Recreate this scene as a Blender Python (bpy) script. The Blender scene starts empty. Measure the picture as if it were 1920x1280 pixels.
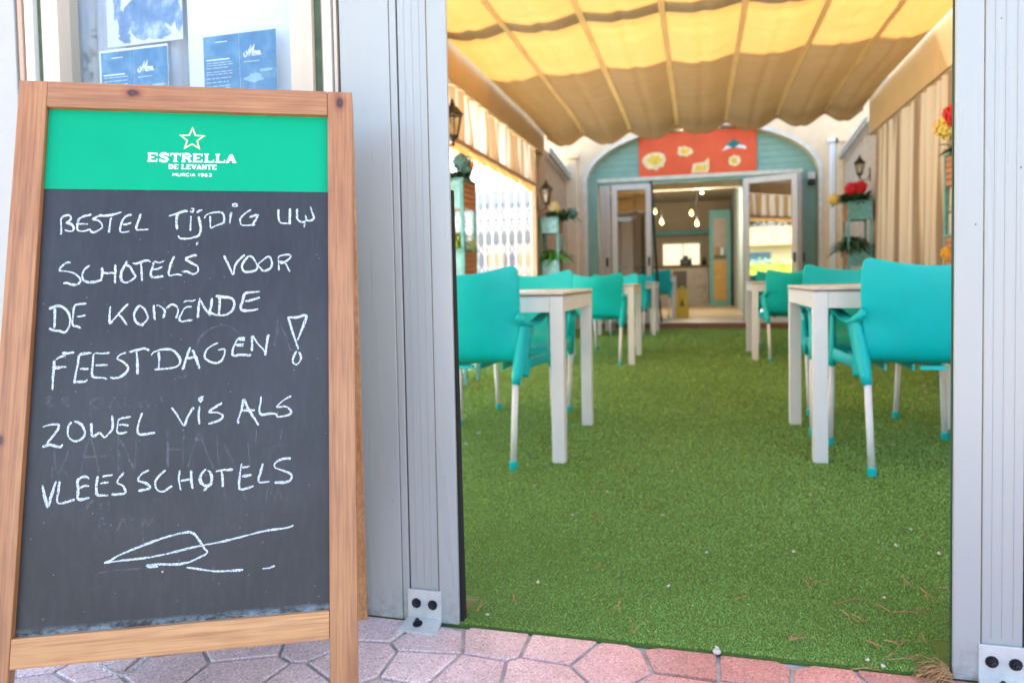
import bpy, bmesh, math, random
from mathutils import Vector, Matrix, noise
import numpy as np
random.seed(7); rng=np.random.default_rng(7)
SC=bpy.context.scene; COL=SC.collection

# ------------------------------------------------------------------ camera
cam_d=bpy.data.cameras.new('camera'); cam=bpy.data.objects.new('camera',cam_d); COL.objects.link(cam)
F_PX=1340.0
yaw=math.atan2(351,F_PX); pitch=math.atan2(52,F_PX); roll=.019
fw=Vector((-math.sin(yaw)*math.cos(pitch),math.cos(yaw)*math.cos(pitch),-math.sin(pitch)))
rt=fw.cross(Vector((0,0,1))).normalized(); up=rt.cross(fw)
r2=rt*math.cos(roll)-up*math.sin(roll); u2=rt*math.sin(roll)+up*math.cos(roll)
M=Matrix((r2,u2,-fw)).transposed().to_4x4(); M.translation=Vector((0,0,.79)); cam.matrix_world=M
cam_d.sensor_width=36; cam_d.lens=36*F_PX/1920; cam_d.shift_y=-60/1920
cam_d.clip_start=.05; cam_d.clip_end=2000
cam_d.dof.use_dof=True; cam_d.dof.focus_distance=1.2; cam_d.dof.aperture_fstop=4.2
SC.camera=cam
# ------------------------------------------------------------------ world, sun, exposure
SUN_EL=math.radians(50); SUN_AZ=math.radians(-4)     # azimuth from +Y towards +X
w=bpy.data.worlds.new('World'); SC.world=w; w.use_nodes=True
nt=w.node_tree; nt.nodes.clear()
sky=nt.nodes.new('ShaderNodeTexSky'); sky.sky_type='NISHITA'; sky.sun_disc=False
sky.sun_elevation=SUN_EL; sky.sun_rotation=SUN_AZ; sky.air_density=1.0; sky.dust_density=4.0; sky.ozone_density=.6
bg=nt.nodes.new('ShaderNodeBackground'); bg.inputs[1].default_value=.15
out=nt.nodes.new('ShaderNodeOutputWorld'); nt.links.new(sky.outputs[0],bg.inputs[0]); nt.links.new(bg.outputs[0],out.inputs[0])
sd=bpy.data.lights.new('sun','SUN'); sd.energy=5; sd.angle=math.radians(.5); sd.color=(1,.95,.86)
sun=bpy.data.objects.new('sun',sd); COL.objects.link(sun); sun.location=(0,20,20)
to_sun=Vector((math.sin(SUN_AZ)*math.cos(SUN_EL),math.cos(SUN_AZ)*math.cos(SUN_EL),math.sin(SUN_EL)))
sun.rotation_euler=to_sun.to_track_quat('Z','Y').to_euler()
SC.view_settings.view_transform='Standard'; SC.view_settings.look='None'
SC.view_settings.exposure=2.62; SC.view_settings.gamma=1.0; SC.view_settings.use_curve_mapping=False

# ------------------------------------------------------------------ helpers
class MB:
    def __init__(s): s.v=[]; s.f=[]
    def add(s,vs,fs):
        o=len(s.v); s.v+= [tuple(v) for v in vs]; s.f+=[tuple(i+o for i in f) for f in fs]; return s
    def box(s,x0,x1,y0,y1,z0,z1,m=None):
        vs=[(x,y,z) for z in (z0,z1) for y in (y0,y1) for x in (x0,x1)]
        if m is not None: vs=[m@Vector(v) for v in vs]
        return s.add(vs,[(0,2,3,1),(4,5,7,6),(0,1,5,4),(2,6,7,3),(0,4,6,2),(1,3,7,5)])
    def sweep(s,pts,ra,rb=None,n=10,side=(1,0,0),cap=True):
        """tube along pts; ra radius along `side`, rb radius across it"""
        pts=[Vector(p) for p in pts]; rb=rb or ra
        if not hasattr(ra,'__len__'): ra=[ra]*len(pts)
        if not hasattr(rb,'__len__'): rb=[rb]*len(pts)
        vs=[];fs=[]
        for i,p in enumerate(pts):
            t=(pts[min(i+1,len(pts)-1)]-pts[max(i-1,0)]).normalized()
            a=Vector(side)-t*Vector(side).dot(t)
            if a.length<1e-3: a=Vector((0,0,1)) if abs(t.z)<.9 else Vector((0,1,0)); a=a-t*a.dot(t)
            a.normalize(); b=t.cross(a)
            for k in range(n):
                c=2*math.pi*k/n; vs.append(p+a*ra[i]*math.cos(c)+b*rb[i]*math.sin(c))
        for i in range(len(pts)-1):
            for k in range(n): fs.append((i*n+k,i*n+(k+1)%n,(i+1)*n+(k+1)%n,(i+1)*n+k))
        if cap: fs.append(tuple(range(n-1,-1,-1))); fs.append(tuple((len(pts)-1)*n+k for k in range(n)))
        return s.add(vs,fs)
    def lathe(s,prof,n=16,c=(0,0,0)):
        vs=[(c[0]+r*math.cos(2*math.pi*k/n),c[1]+r*math.sin(2*math.pi*k/n),c[2]+z) for r,z in prof for k in range(n)]
        fs=[(i*n+k,i*n+(k+1)%n,(i+1)*n+(k+1)%n,(i+1)*n+k) for i in range(len(prof)-1) for k in range(n)]
        fs.append(tuple(range(n-1,-1,-1))); fs.append(tuple((len(prof)-1)*n+k for k in range(n)))
        return s.add(vs,fs)
    def prism(s,poly,h0,h1,top=None):
        n=len(poly); top=top or poly
        vs=[(x,y,h0) for x,y in poly]+[(x,y,h1) for x,y in top]
        fs=[tuple(range(n-1,-1,-1)),tuple(range(n,2*n))]+[(i,(i+1)%n,n+(i+1)%n,n+i) for i in range(n)]
        return s.add(vs,fs)
    def mesh(s,name):
        me=bpy.data.meshes.new(name); me.from_pydata(s.v,[],s.f); me.update(); return me
    def build(s,name,mat,parent=None,smooth=False,bevel=0,**kw):
        me=s.mesh(name); o=bpy.data.objects.new(name,me); COL.objects.link(o)
        bm=bmesh.new(); bm.from_mesh(me); bmesh.ops.recalc_face_normals(bm,faces=bm.faces); bm.to_mesh(me); bm.free()
        if smooth:
            for p in me.polygons: p.use_smooth=True
        me.materials.append(mat)
        if bevel:
            b=o.modifiers.new('bevel','BEVEL'); b.width=bevel; b.segments=2; b.limit_method='ANGLE'; b.angle_limit=math.radians(40)
        if parent: o.parent=parent
        return o
def box(name,b,mat,parent=None,bevel=0): return MB().box(*b).build(name,mat,parent,bevel=bevel)
def tag(o,label=None,cat=None,group=None,kind=None):
    if label: o['label']=label
    if cat: o['category']=cat
    if group: o['group']=group
    if kind: o['kind']=kind
    return o
def empty(name,loc=(0,0,0),label=None,cat=None,group=None,rz=0):
    o=bpy.data.objects.new(name,None); o.empty_display_size=.1; COL.objects.link(o); o.location=loc; o.rotation_euler=(0,0,rz)
    return tag(o,label,cat,group)
def copy_tree(o,parent=None):
    c=o.copy(); COL.objects.link(c)
    if parent: c.parent=parent
    for ch in list(o.children): copy_tree(ch,c)
    return c
def put(o,loc,rz=0,label=None,group=None):
    o.location=loc; o.rotation_euler=(0,0,rz)
    if label: o['label']=label
    if group: o['group']=group
    return o

# ------------------------------------------------------------------ materials
class Mt:
    def __init__(s,name):
        s.m=bpy.data.materials.new(name); s.m.use_nodes=True; s.n=s.m.node_tree.nodes; s.l=s.m.node_tree.links
        s.b=s.n['Principled BSDF']; s.o=s.n['Material Output']
    def nd(s,t,**k):
        x=s.n.new(t)
        for a,v in k.items():
            if a.startswith('i_'):
                key=a[2:]; key=int(key) if key.isdigit() else key
                x.inputs[key].default_value=v
            else: setattr(x,a,v)
        return x
    def link(s,a,b): s.l.new(a,b)
    def coords(s,scale=(1,1,1),kind='Object'):
        tc=s.nd('ShaderNodeTexCoord'); mp=s.nd('ShaderNodeMapping'); mp.inputs['Scale'].default_value=scale
        s.link(tc.outputs[kind],mp.inputs[0]); return mp.outputs[0]
    def ramp(s,fac,stops,interp='LINEAR'):
        r=s.nd('ShaderNodeValToRGB'); r.color_ramp.interpolation=interp; e=r.color_ramp.elements
        while len(e)<len(stops): e.new(.5)
        for k,(p,c) in enumerate(stops): e[k].position=p; e[k].color=(*c,1) if len(c)==3 else c
        s.link(fac,r.inputs[0]); return r.outputs[0]
    def noise(s,vec,scale,detail=4,rough=.6):
        n=s.nd('ShaderNodeTexNoise'); n.inputs['Scale'].default_value=scale; n.inputs['Detail'].default_value=detail; n.inputs['Roughness'].default_value=rough
        s.link(vec,n.inputs['Vector']); return n.outputs[0]
    def bump(s,h,strength=.3,dist=.002):
        b=s.nd('ShaderNodeBump'); b.inputs['Strength'].default_value=strength; b.inputs['Distance'].default_value=dist
        s.link(h,b.inputs['Height']); s.link(b.outputs[0],s.b.inputs['Normal']); return b
    def mix(s,f,a,b,mode='MIX'):
        m=s.nd('ShaderNodeMix',data_type='RGBA',blend_type=mode)
        if isinstance(f,(int,float)): m.inputs[0].default_value=f
        else: s.link(f,m.inputs[0])
        for k,v in ((6,a),(7,b)):
            if isinstance(v,tuple): m.inputs[k].default_value=(*v,1)
            else: s.link(v,m.inputs[k])
        return m.outputs[2]
def mat(name,c,rough=.6,var=.12,scale=12,bump=.15,metal=0,spec=.5,coat=0,stretch=(1,1,1),dist=.001):
    t=Mt(name); v=t.coords(stretch); n=t.noise(v,scale); n2=t.noise(v,scale*7,3)
    lo=tuple(x*(1-var) for x in c); hi=tuple(min(1,x*(1+var)) for x in c)
    t.link(t.ramp(n,[(.3,lo),(.7,hi)]),t.b.inputs['Base Color'])
    t.b.inputs['Roughness'].default_value=rough; t.b.inputs['Metallic'].default_value=metal
    t.b.inputs['Specular IOR Level'].default_value=spec; t.b.inputs['Coat Weight'].default_value=coat
    r=t.nd('ShaderNodeMapRange'); r.inputs[3].default_value=max(.02,rough-.08); r.inputs[4].default_value=min(1,rough+.1)
    t.link(n2,r.inputs[0]); t.link(r.outputs[0],t.b.inputs['Roughness'])
    if bump: t.bump(n2,bump,dist)
    return t.m
def cloth(name,c,trans=.5,weave=900,var=.08,tcol=None,scale=3,emit=0):
    t=Mt(name); v=t.coords(); n=t.noise(v,scale,5); w=t.noise(v,weave/10,2)
    col=t.ramp(n,[(.3,tuple(x*(1-var) for x in c)),(.7,tuple(min(1,x*(1+var)) for x in c))])
    d=t.nd('ShaderNodeBsdfDiffuse'); tr=t.nd('ShaderNodeBsdfTranslucent'); mx=t.nd('ShaderNodeMixShader'); mx.inputs[0].default_value=trans
    t.link(col,d.inputs[0])
    if tcol: tc=t.mix(.999,col,tcol); t.link(tc,tr.inputs[0])
    else: t.link(col,tr.inputs[0])
    b=t.nd('ShaderNodeBump'); b.inputs['Strength'].default_value=.3; b.inputs['Distance'].default_value=.002; t.link(w,b.inputs['Height']); t.link(b.outputs[0],d.inputs['Normal'])
    t.link(d.outputs[0],mx.inputs[1]); t.link(tr.outputs[0],mx.inputs[2]); t.link(mx.outputs[0],t.o.inputs[0])
    return t.m
def wood(name,dark,mid,light,axis=2,knots=(),rough=.42,coat=.35):
    t=Mt(name); sc=[62,62,62]; sc[axis]=1.7
    v=t.coords(tuple(sc)); tc=t.nd('ShaderNodeTexCoord').outputs['Object']
    dst=t.nd('ShaderNodeTexNoise'); dst.inputs['Scale'].default_value=3; t.link(tc,dst.inputs['Vector'])
    va=t.nd('ShaderNodeVectorMath',operation='MULTIPLY_ADD'); t.link(dst.outputs[1],va.inputs[0]); va.inputs[1].default_value=(1.6,1.6,1.6); t.link(v,va.inputs[2])
    n=t.noise(va.outputs[0],1.0,5,.6); n2=t.noise(tc,6,3)
    col=t.ramp(n,[(.25,dark),(.5,mid),(.72,light)])
    col=t.mix(.35,col,t.ramp(n2,[(.3,dark),(.7,light)]),'MIX')
    fine=t.noise(v,4,3); col=t.mix(.55,col,t.ramp(fine,[(.36,(.52,.42,.38)),(.56,(1,1,1))]),'MULTIPLY')
    for (kx,ky,kz,rad) in knots:
        sb=t.nd('ShaderNodeVectorMath',operation='SUBTRACT'); t.link(tc,sb.inputs[0]); sb.inputs[1].default_value=(kx,ky,kz)
        ml=t.nd('ShaderNodeVectorMath',operation='MULTIPLY'); t.link(sb.outputs[0],ml.inputs[0])
        q=[1,.2,1]; q[axis]=.6; ml.inputs[1].default_value=tuple(q)
        ln=t.nd('ShaderNodeVectorMath',operation='LENGTH'); t.link(ml.outputs[0],ln.inputs[0])
        nn=t.noise(tc,60,3); ad=t.nd('ShaderNodeMath',operation='MULTIPLY_ADD'); t.link(nn,ad.inputs[0]); ad.inputs[1].default_value=.006; t.link(ln.outputs['Value'],ad.inputs[2])
        dv=t.nd('ShaderNodeMath',operation='DIVIDE'); t.link(ad.outputs[0],dv.inputs[0]); dv.inputs[1].default_value=rad*2.4
        kc=t.ramp(dv.outputs[0],[(.0,(.10,.08,.09)),(.18,(.30,.22,.22)),(.30,(.10,.06,.07)),(.40,(.55,.38,.34)),(.55,(.86,.74,.70)),(.8,(1,1,1))])
        col=t.mix(1.0,col,kc,'MULTIPLY')
    t.link(col,t.b.inputs['Base Color']); t.b.inputs['Roughness'].default_value=rough; t.b.inputs['Coat Weight'].default_value=coat; t.b.inputs['Coat Roughness'].default_value=.3
    t.bump(fine,.25,.0008); return t.m
def glass(name,tint=(.95,.97,.97),refl=.12,rough=0):
    t=Mt(name); tr=t.nd('ShaderNodeBsdfTransparent'); tr.inputs[0].default_value=(*tint,1)
    g=t.nd('ShaderNodeBsdfGlossy'); g.inputs['Roughness'].default_value=rough; fr=t.nd('ShaderNodeFresnel'); fr.inputs[0].default_value=1.5
    a0=t.nd('ShaderNodeMath',operation='ADD'); t.link(fr.outputs[0],a0.inputs[0]); a0.inputs[1].default_value=refl
    ge=t.nd('ShaderNodeNewGeometry'); iv=t.nd('ShaderNodeMath',operation='SUBTRACT'); iv.inputs[0].default_value=1; t.link(ge.outputs['Backfacing'],iv.inputs[1])
    ad=t.nd('ShaderNodeMath',operation='MULTIPLY'); t.link(a0.outputs[0],ad.inputs[0]); t.link(iv.outputs[0],ad.inputs[1])
    mx=t.nd('ShaderNodeMixShader'); t.link(ad.outputs[0],mx.inputs[0]); t.link(tr.outputs[0],mx.inputs[1]); t.link(g.outputs[0],mx.inputs[2]); t.link(mx.outputs[0],t.o.inputs[0]); return t.m
def painted_metal(name,c):
    t=Mt(name); v=t.coords(); big=t.noise(t.coords((1,1,.3)),2.5,4); fl=t.nd('ShaderNodeTexVoronoi',i_Scale=26.0); t.link(t.coords((1,1,.7)),fl.inputs['Vector'])
    col=t.ramp(big,[(.3,tuple(x*.96 for x in c)),(.7,tuple(x*1.03 for x in c))])
    fleck=t.nd('ShaderNodeMath',operation='LESS_THAN'); t.link(fl.outputs['Distance'],fleck.inputs[0]); fleck.inputs[1].default_value=.045
    sel=t.nd('ShaderNodeMath',operation='GREATER_THAN'); sx=t.nd('ShaderNodeSeparateColor'); t.link(fl.outputs['Color'],sx.inputs[0]); t.link(sx.outputs[0],sel.inputs[0]); sel.inputs[1].default_value=.8
    mu=t.nd('ShaderNodeMath',operation='MULTIPLY'); t.link(fleck.outputs[0],mu.inputs[0]); t.link(sel.outputs[0],mu.inputs[1])
    col=t.mix(mu.outputs[0],col,(.20,.17,.15))
    sz=t.nd('ShaderNodeSeparateXYZ'); t.link(v,sz.inputs[0]); mr=t.nd('ShaderNodeMapRange'); mr.inputs[1].default_value=.0; mr.inputs[2].default_value=.10; mr.inputs[3].default_value=1; mr.inputs[4].default_value=0; t.link(sz.outputs[2],mr.inputs[0])
    dn=t.noise(v,45,5,.75); m2=t.nd('ShaderNodeMath',operation='MULTIPLY'); t.link(mr.outputs[0],m2.inputs[0]); t.link(t.ramp(dn,[(.42,(0,0,0)),(.66,(.8,.8,.8))]),m2.inputs[1])
    col=t.mix(m2.outputs[0],col,(.24,.20,.17))
    t.link(col,t.b.inputs['Base Color']); t.link(t.ramp(t.noise(t.coords((1,1,.06)),24,2),[(.3,(.26,.26,.26)),(.7,(.32,.32,.32))]),t.b.inputs['Roughness']); t.b.inputs['Specular IOR Level'].default_value=.6
    t.bump(t.noise(t.coords((1,1,.12)),6,2),.03,.001); return t.m
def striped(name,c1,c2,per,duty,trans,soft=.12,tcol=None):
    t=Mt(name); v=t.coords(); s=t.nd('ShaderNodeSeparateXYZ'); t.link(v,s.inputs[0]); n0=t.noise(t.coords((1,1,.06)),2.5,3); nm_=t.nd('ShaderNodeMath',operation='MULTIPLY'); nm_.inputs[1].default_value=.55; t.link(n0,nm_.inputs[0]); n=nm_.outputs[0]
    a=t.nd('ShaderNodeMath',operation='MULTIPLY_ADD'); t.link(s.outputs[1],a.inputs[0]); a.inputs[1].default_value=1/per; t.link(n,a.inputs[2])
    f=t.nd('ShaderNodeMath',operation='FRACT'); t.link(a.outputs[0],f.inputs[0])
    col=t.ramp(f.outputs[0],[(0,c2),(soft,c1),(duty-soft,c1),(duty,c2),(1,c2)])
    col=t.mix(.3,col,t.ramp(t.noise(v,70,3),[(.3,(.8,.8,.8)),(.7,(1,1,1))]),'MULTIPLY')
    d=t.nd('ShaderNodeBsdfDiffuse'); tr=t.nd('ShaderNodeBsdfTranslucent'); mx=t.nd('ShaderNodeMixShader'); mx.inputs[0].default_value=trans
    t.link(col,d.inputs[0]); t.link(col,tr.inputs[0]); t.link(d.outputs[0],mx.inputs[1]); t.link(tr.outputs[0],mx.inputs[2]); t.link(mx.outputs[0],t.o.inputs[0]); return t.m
def glow(name,c,s):
    t=Mt(name); t.b.inputs['Emission Color'].default_value=(*c,1); t.b.inputs['Emission Strength'].default_value=s; t.b.inputs['Base Color'].default_value=(*c,1); return t.m
# colours
ALU=painted_metal('painted_aluminium',(.41,.425,.40))
PLATE=mat('galvanised_plate',(.62,.63,.60),rough=.45,var=.12,scale=30,metal=.2,bump=.2)
BOLT=mat('dark_bolt_steel',(.035,.037,.045),rough=.35,metal=.6,scale=80)
RUBBER=mat('black_rubber',(.012,.014,.012),rough=.8,scale=60)
TAN=mat('cream_lacquered_aluminium',(.66,.55,.42),rough=.38,var=.08,scale=14,stretch=(1,1,.1))
WHITEP=mat('white_lacquer',(.8,.79,.76),rough=.4,var=.03,scale=8)
TABLEP=mat('white_powder_coat',(.8,.78,.76),rough=.42,var=.03,scale=15)
TOPEDGE=mat('brown_table_edge',(.27,.17,.12),rough=.5)
TOPM=mat('pale_laminate_top',(.72,.68,.64),rough=.35,scale=18)
CREAM=mat('cream_render_wall',(.80,.60,.38),rough=.85,var=.07,scale=5,bump=.3,dist=.003)
TURQ=mat('turquoise_painted_boards',(.23,.38,.28),rough=.55,var=.1,scale=6,bump=.2)
TURQD=mat('weathered_turquoise_wood',(.14,.38,.38),rough=.6,var=.25,scale=20,bump=.4)
TURQL=mat('pale_blue_painted_wood',(.26,.50,.50),rough=.6,var=.2,scale=16,bump=.4)
SLAT=mat('orange_brown_slat_wood',(.5,.2,.07),rough=.6,var=.25,scale=24,stretch=(1,.2,3))
BROWN=mat('dark_brown_trim',(.16,.09,.045),rough=.6)
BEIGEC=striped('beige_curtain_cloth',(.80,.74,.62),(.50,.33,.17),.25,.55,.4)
CURTR=striped('sand_cloth_crease_shade',(.72,.63,.50),(.34,.25,.16),.20,.84,.15,soft=.10)  # darker stripes are pleat shade put into the cloth colour
BEAM=mat('sand_painted_beam',(.60,.43,.22),rough=.6,var=.05,scale=4)
LANT=mat('black_bronze_lantern',(.045,.028,.018),rough=.45,metal=.5,scale=40)
LGLASS=glass('lantern_glass',(.85,.82,.7),.08,.1)
LEAFD=mat('dark_leaf',(.03,.09,.025),rough=.5,var=.4,scale=25)
LEAFM=mat('fresh_green_leaf',(.09,.30,.03),rough=.45,var=.35,scale=25)
PETY=mat('yellow_petal',(.80,.62,.16),rough=.7,var=.15,scale=40)
PETC=mat('cream_petal',(.82,.72,.42),rough=.7,var=.1,scale=40)
PETR=mat('red_petal',(.65,.012,.02),rough=.6,var=.25,scale=40)
PETO=mat('orange_yellow_petal',(.85,.42,.02),rough=.6,var=.2,scale=40)
PETT=mat('grey_teal_petal',(.10,.24,.24),rough=.6,var=.4,scale=40)
TERRA=mat('red_brown_step_tile',(.30,.12,.07),rough=.6,var=.15,scale=10)

def tealm(name,c):
    t=Mt(name); v=t.coords(); n=t.noise(v,6,3)
    t.link(t.ramp(n,[(.3,tuple(x*.94 for x in c)),(.7,tuple(min(1,x*1.05) for x in c))]),t.b.inputs['Base Color'])
    rg=t.ramp(t.noise(v,9,6,.75),[(.35,(.30,.30,.30)),(.62,(.55,.55,.55))]); t.link(rg,t.b.inputs['Roughness']); t.b.inputs['Specular IOR Level'].default_value=.45; t.bump(t.noise(v,500,2),.12,.0006)
    tr=t.nd('ShaderNodeBsdfTranslucent'); tr.inputs[0].default_value=(.02,.80,.72,1)
    mx=t.nd('ShaderNodeMixShader'); mx.inputs[0].default_value=.14
    t.link(t.b.outputs[0],mx.inputs[1]); t.link(tr.outputs[0],mx.inputs[2]); t.link(mx.outputs[0],t.o.inputs[0]); return t.m
TEAL=tealm('turquoise_plastic',(.0,.60,.60))

# ------------------------------------------------------------------ ground
def ground_mat():
    t=Mt('street_concrete'); v=t.coords(); n=t.noise(v,.8,6); n2=t.noise(v,60,3)
    c=t.ramp(n,[(.3,(.24,.21,.18)),(.7,(.31,.27,.24))]); c=t.mix(.3,c,t.ramp(n2,[(.3,(.6,.6,.6)),(.7,(1,1,1))]),'MULTIPLY')
    t.link(c,t.b.inputs['Base Color']); t.b.inputs['Roughness'].default_value=.9; t.bump(n2,.3,.002); return t.m
g=MB().add([(-400,-400,-.03),(400,-400,-.03),(400,400,-.03),(-400,400,-.03)],[(0,1,2,3)]).build('ground',ground_mat()); tag(g,kind='structure')

def paver_mat():
    t=Mt('pink_terrazzo_paver'); v=t.coords(); tc=v
    big=t.noise(v,2.2,3); vor=t.nd('ShaderNodeTexVoronoi',i_Scale=300.0); t.link(tc,vor.inputs['Vector'])
    oi=t.nd('ShaderNodeObjectInfo'); 
    sep=t.nd('ShaderNodeSeparateXYZ'); t.link(tc,sep.inputs[0])
    base=t.ramp(big,[(.25,(.70,.35,.29)),(.75,(.64,.27,.21))])
    # dustier, paler pavers by the column, redder ones that are walked on
    mr=t.nd('ShaderNodeMapRange'); mr.inputs[1].default_value=-.55; mr.inputs[2].default_value=.0; t.link(sep.outputs[0],mr.inputs[0])
    base=t.mix(mr.outputs[0],(.88,.70,.67),base)
    rnd=t.ramp(oi.outputs['Random'],[(0,(.86,.84,.84)),(1,(1.08,1.05,1.05))]); base=t.mix(1.0,base,rnd,'MULTIPLY')
    sp=t.ramp(vor.outputs['Color'],[(.18,(.42,.36,.36)),(.32,(.9,.9,.9)),(.75,(1,1,1)),(.9,(1.5,1.6,1.6))])
    col=t.mix(.6,base,sp,'MULTIPLY')
    n3=t.noise(v,9,5,.7); col=t.mix(.28,col,t.ramp(n3,[(.42,(.55,.53,.52)),(.6,(1,1,1))]),'MULTIPLY')
    t.link(col,t.b.inputs['Base Color']); t.b.inputs['Roughness'].default_value=.72
    t.bump(t.noise(v,220,4,.7),.35,.0012); return t.m
PAV=paver_mat()
JOINT=mat('grey_joint_mortar',(.42,.42,.39),rough=.95,var=.35,scale=30,bump=.6,dist=.002)
pav=box('pavement',(-3.2,2.4,-1.0,1.533,-.028,-.006),JOINT); tag(pav,kind='structure')
# irregular cast pavers: Voronoi cells of a jittered lattice, seeds near the doorway set by hand
seeds=[(-.72,1.50),(-.585,1.463),(-.447,1.505),(-.297,1.505),(-.182,1.456),(-.04,1.50),(.104,1.50),(.243,1.475),(.372,1.51),(.51,1.48),(.66,1.5),
       (-.70,1.345),(-.462,1.325),(-.31,1.345),(-.155,1.29),(-.045,1.36),(.106,1.365),(.225,1.33),(.37,1.37),(.51,1.34),(.65,1.36),(-.58,1.23),(-.83,1.42)]
extra=[]
j=0; y=1.60
while y>-.05:
    x=-2.35+(j%2)*.075
    while x<1.3:
        sx,sy=x+random.uniform(-.026,.026),y+random.uniform(-.022,.022)
        if min((sx-a)**2+(sy-b)**2 for a,b in seeds+extra)>.0112: extra.append((sx,sy))
        x+=.15
    y-=.128; j+=1
allseeds=seeds+extra
def clip(poly,px_,py_,nx,ny):
    r=[]
    for i in range(len(poly)):
        a=poly[i]; b=poly[(i+1)%len(poly)]; da=(a[0]-px_)*nx+(a[1]-py_)*ny; db=(b[0]-px_)*nx+(b[1]-py_)*ny
        if da<=0: r.append(a)
        if (da<0)!=(db<0) and da!=db:
            t=da/(da-db); r.append((a[0]+(b[0]-a[0])*t,a[1]+(b[1]-a[1])*t))
    return r
def cell(i,inset):
    cx,cy=allseeds[i]; poly=[(cx-.2,cy-.2),(cx+.2,cy-.2),(cx+.2,cy+.2),(cx-.2,cy+.2)]
    for k,(ox,oy) in enumerate(allseeds):
        d=math.hypot(ox-cx,oy-cy)
        if k==i or d>.42: continue
        nx,ny=(ox-cx)/d,(oy-cy)/d; q=d/2-inset
        poly=clip(poly,cx+nx*q,cy+ny*q,nx,ny)
        if len(poly)<3: return None
    poly=clip(poly,0,1.530-inset*.2,0,1)
    if len(poly)<3 or max(p[0] for p in poly)-min(p[0] for p in poly)<.02 or max(p[1] for p in poly)-min(p[1] for p in poly)<.012: return None
    return poly
npv=0
order=sorted(range(len(allseeds)),key=lambda i:-allseeds[i][1])
for i in order:
    if npv>=298: break
    a=cell(i,.0042); b=cell(i,.0068)
    if not a or not b or len(a)!=len(b): 
        b=a
        if not a: continue
    h=random.uniform(-.0008,.0008)
    MB().prism(a,-.012,-.0025+h).prism(a,-.0025+h,.0+h,b).build('paver',PAV,pav); npv+=1

# ------------------------------------------------------------------ artificial grass carpet
def turf_mat(name,blade):
    t=Mt(name); v=t.coords(); n=t.noise(v,1.1,4); n2=t.noise(v,260 if not blade else 40,3,.7)
    c=t.ramp(n,[(.3,(.085,.16,.025)),(.7,(.105,.19,.032))]) if not blade else t.ramp(n,[(.3,(.28,.44,.10)),(.7,(.34,.53,.135))])
    geo=t.nd('ShaderNodeNewGeometry')
    if blade: c=t.mix(1.0,c,t.ramp(geo.outputs['Random Per Island'],[(0,(.75,.8,.7)),(.5,(1,1,1)),(.85,(1.15,1.15,1.1)),(1,(1.6,1.6,1.6))]),'MULTIPLY')
    else: c=t.mix(.9,c,t.ramp(n2,[(.28,(.45,.5,.4)),(.5,(1,1,1)),(.75,(1.5,1.5,1.35))]),'MULTIPLY')
    t.link(c,t.b.inputs['Base Color']); t.b.inputs['Roughness'].default_value=.55; t.b.inputs['Specular IOR Level'].default_value=.3
    t.bump(n2,.7,.006 if not blade else .001); return t.m
carpet=box('grass_carpet',(-2.3,2.3,1.536,11.32,-.03,.006),turf_mat('artificial_turf',False)); tag(carpet,kind='structure')
def blades():
    n=620000
    y=1.533*(11.3/1.533)**(rng.random(n)**1.12)        # blades get sparser and coarser away from the doorway
    x=-.38*y-.22+rng.random(n)*(.72*y+.40)
    k=np.minimum(y,8)
    a=rng.uniform(0,2*np.pi,n); b=rng.uniform(0,2*np.pi,n); h=.0028*k*rng.uniform(.5,1.2,n); ln=h*rng.uniform(.3,1.1,n)
    w=.00036*k*rng.uniform(.7,1.3,n); z=np.full(n,.005)
    A=np.stack([x-np.cos(a)*w,y-np.sin(a)*w,z],1); B=np.stack([x+np.cos(a)*w,y+np.sin(a)*w,z],1)
    Cc=np.stack([x+np.cos(b)*ln,y+np.sin(b)*ln,z+h],1)
    Cc2=np.stack([x+np.cos(b)*ln*.2+np.cos(a)*w*.8,y+np.sin(b)*ln*.2+np.sin(a)*w*.8,z+h*.7],1)
    q=np.stack([A,B,Cc2,Cc],1)
    keep=~((q[:,0,1]<1.68)&((q[:,0,0]<-.537)|(q[:,0,0]>.468)))&(np.abs(q[:,0,0])<1.97); q=q[keep]
    n=len(q); vs=q.reshape(-1,3); me=bpy.data.meshes.new('artificial_grass'); me.vertices.add(n*4); me.vertices.foreach_set('co',vs.ravel().astype(np.float32))
    me.loops.add(n*4); me.loops.foreach_set('vertex_index',np.arange(n*4,dtype=np.int32)); me.polygons.add(n); me.polygons.foreach_set('loop_start',(np.arange(n)*4).astype(np.int32))
    try: me.polygons.foreach_set('loop_total',np.full(n,4,np.int32))
    except Exception: pass
    me.update(calc_edges=True); me.materials.append(turf_mat('artificial_grass_blade',True))
    o=bpy.data.objects.new('artificial_grass',me); COL.objects.link(o)
    return tag(o,'short curled blades of the green artificial turf inside the doorway','grass',kind='stuff')
blades()

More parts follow.
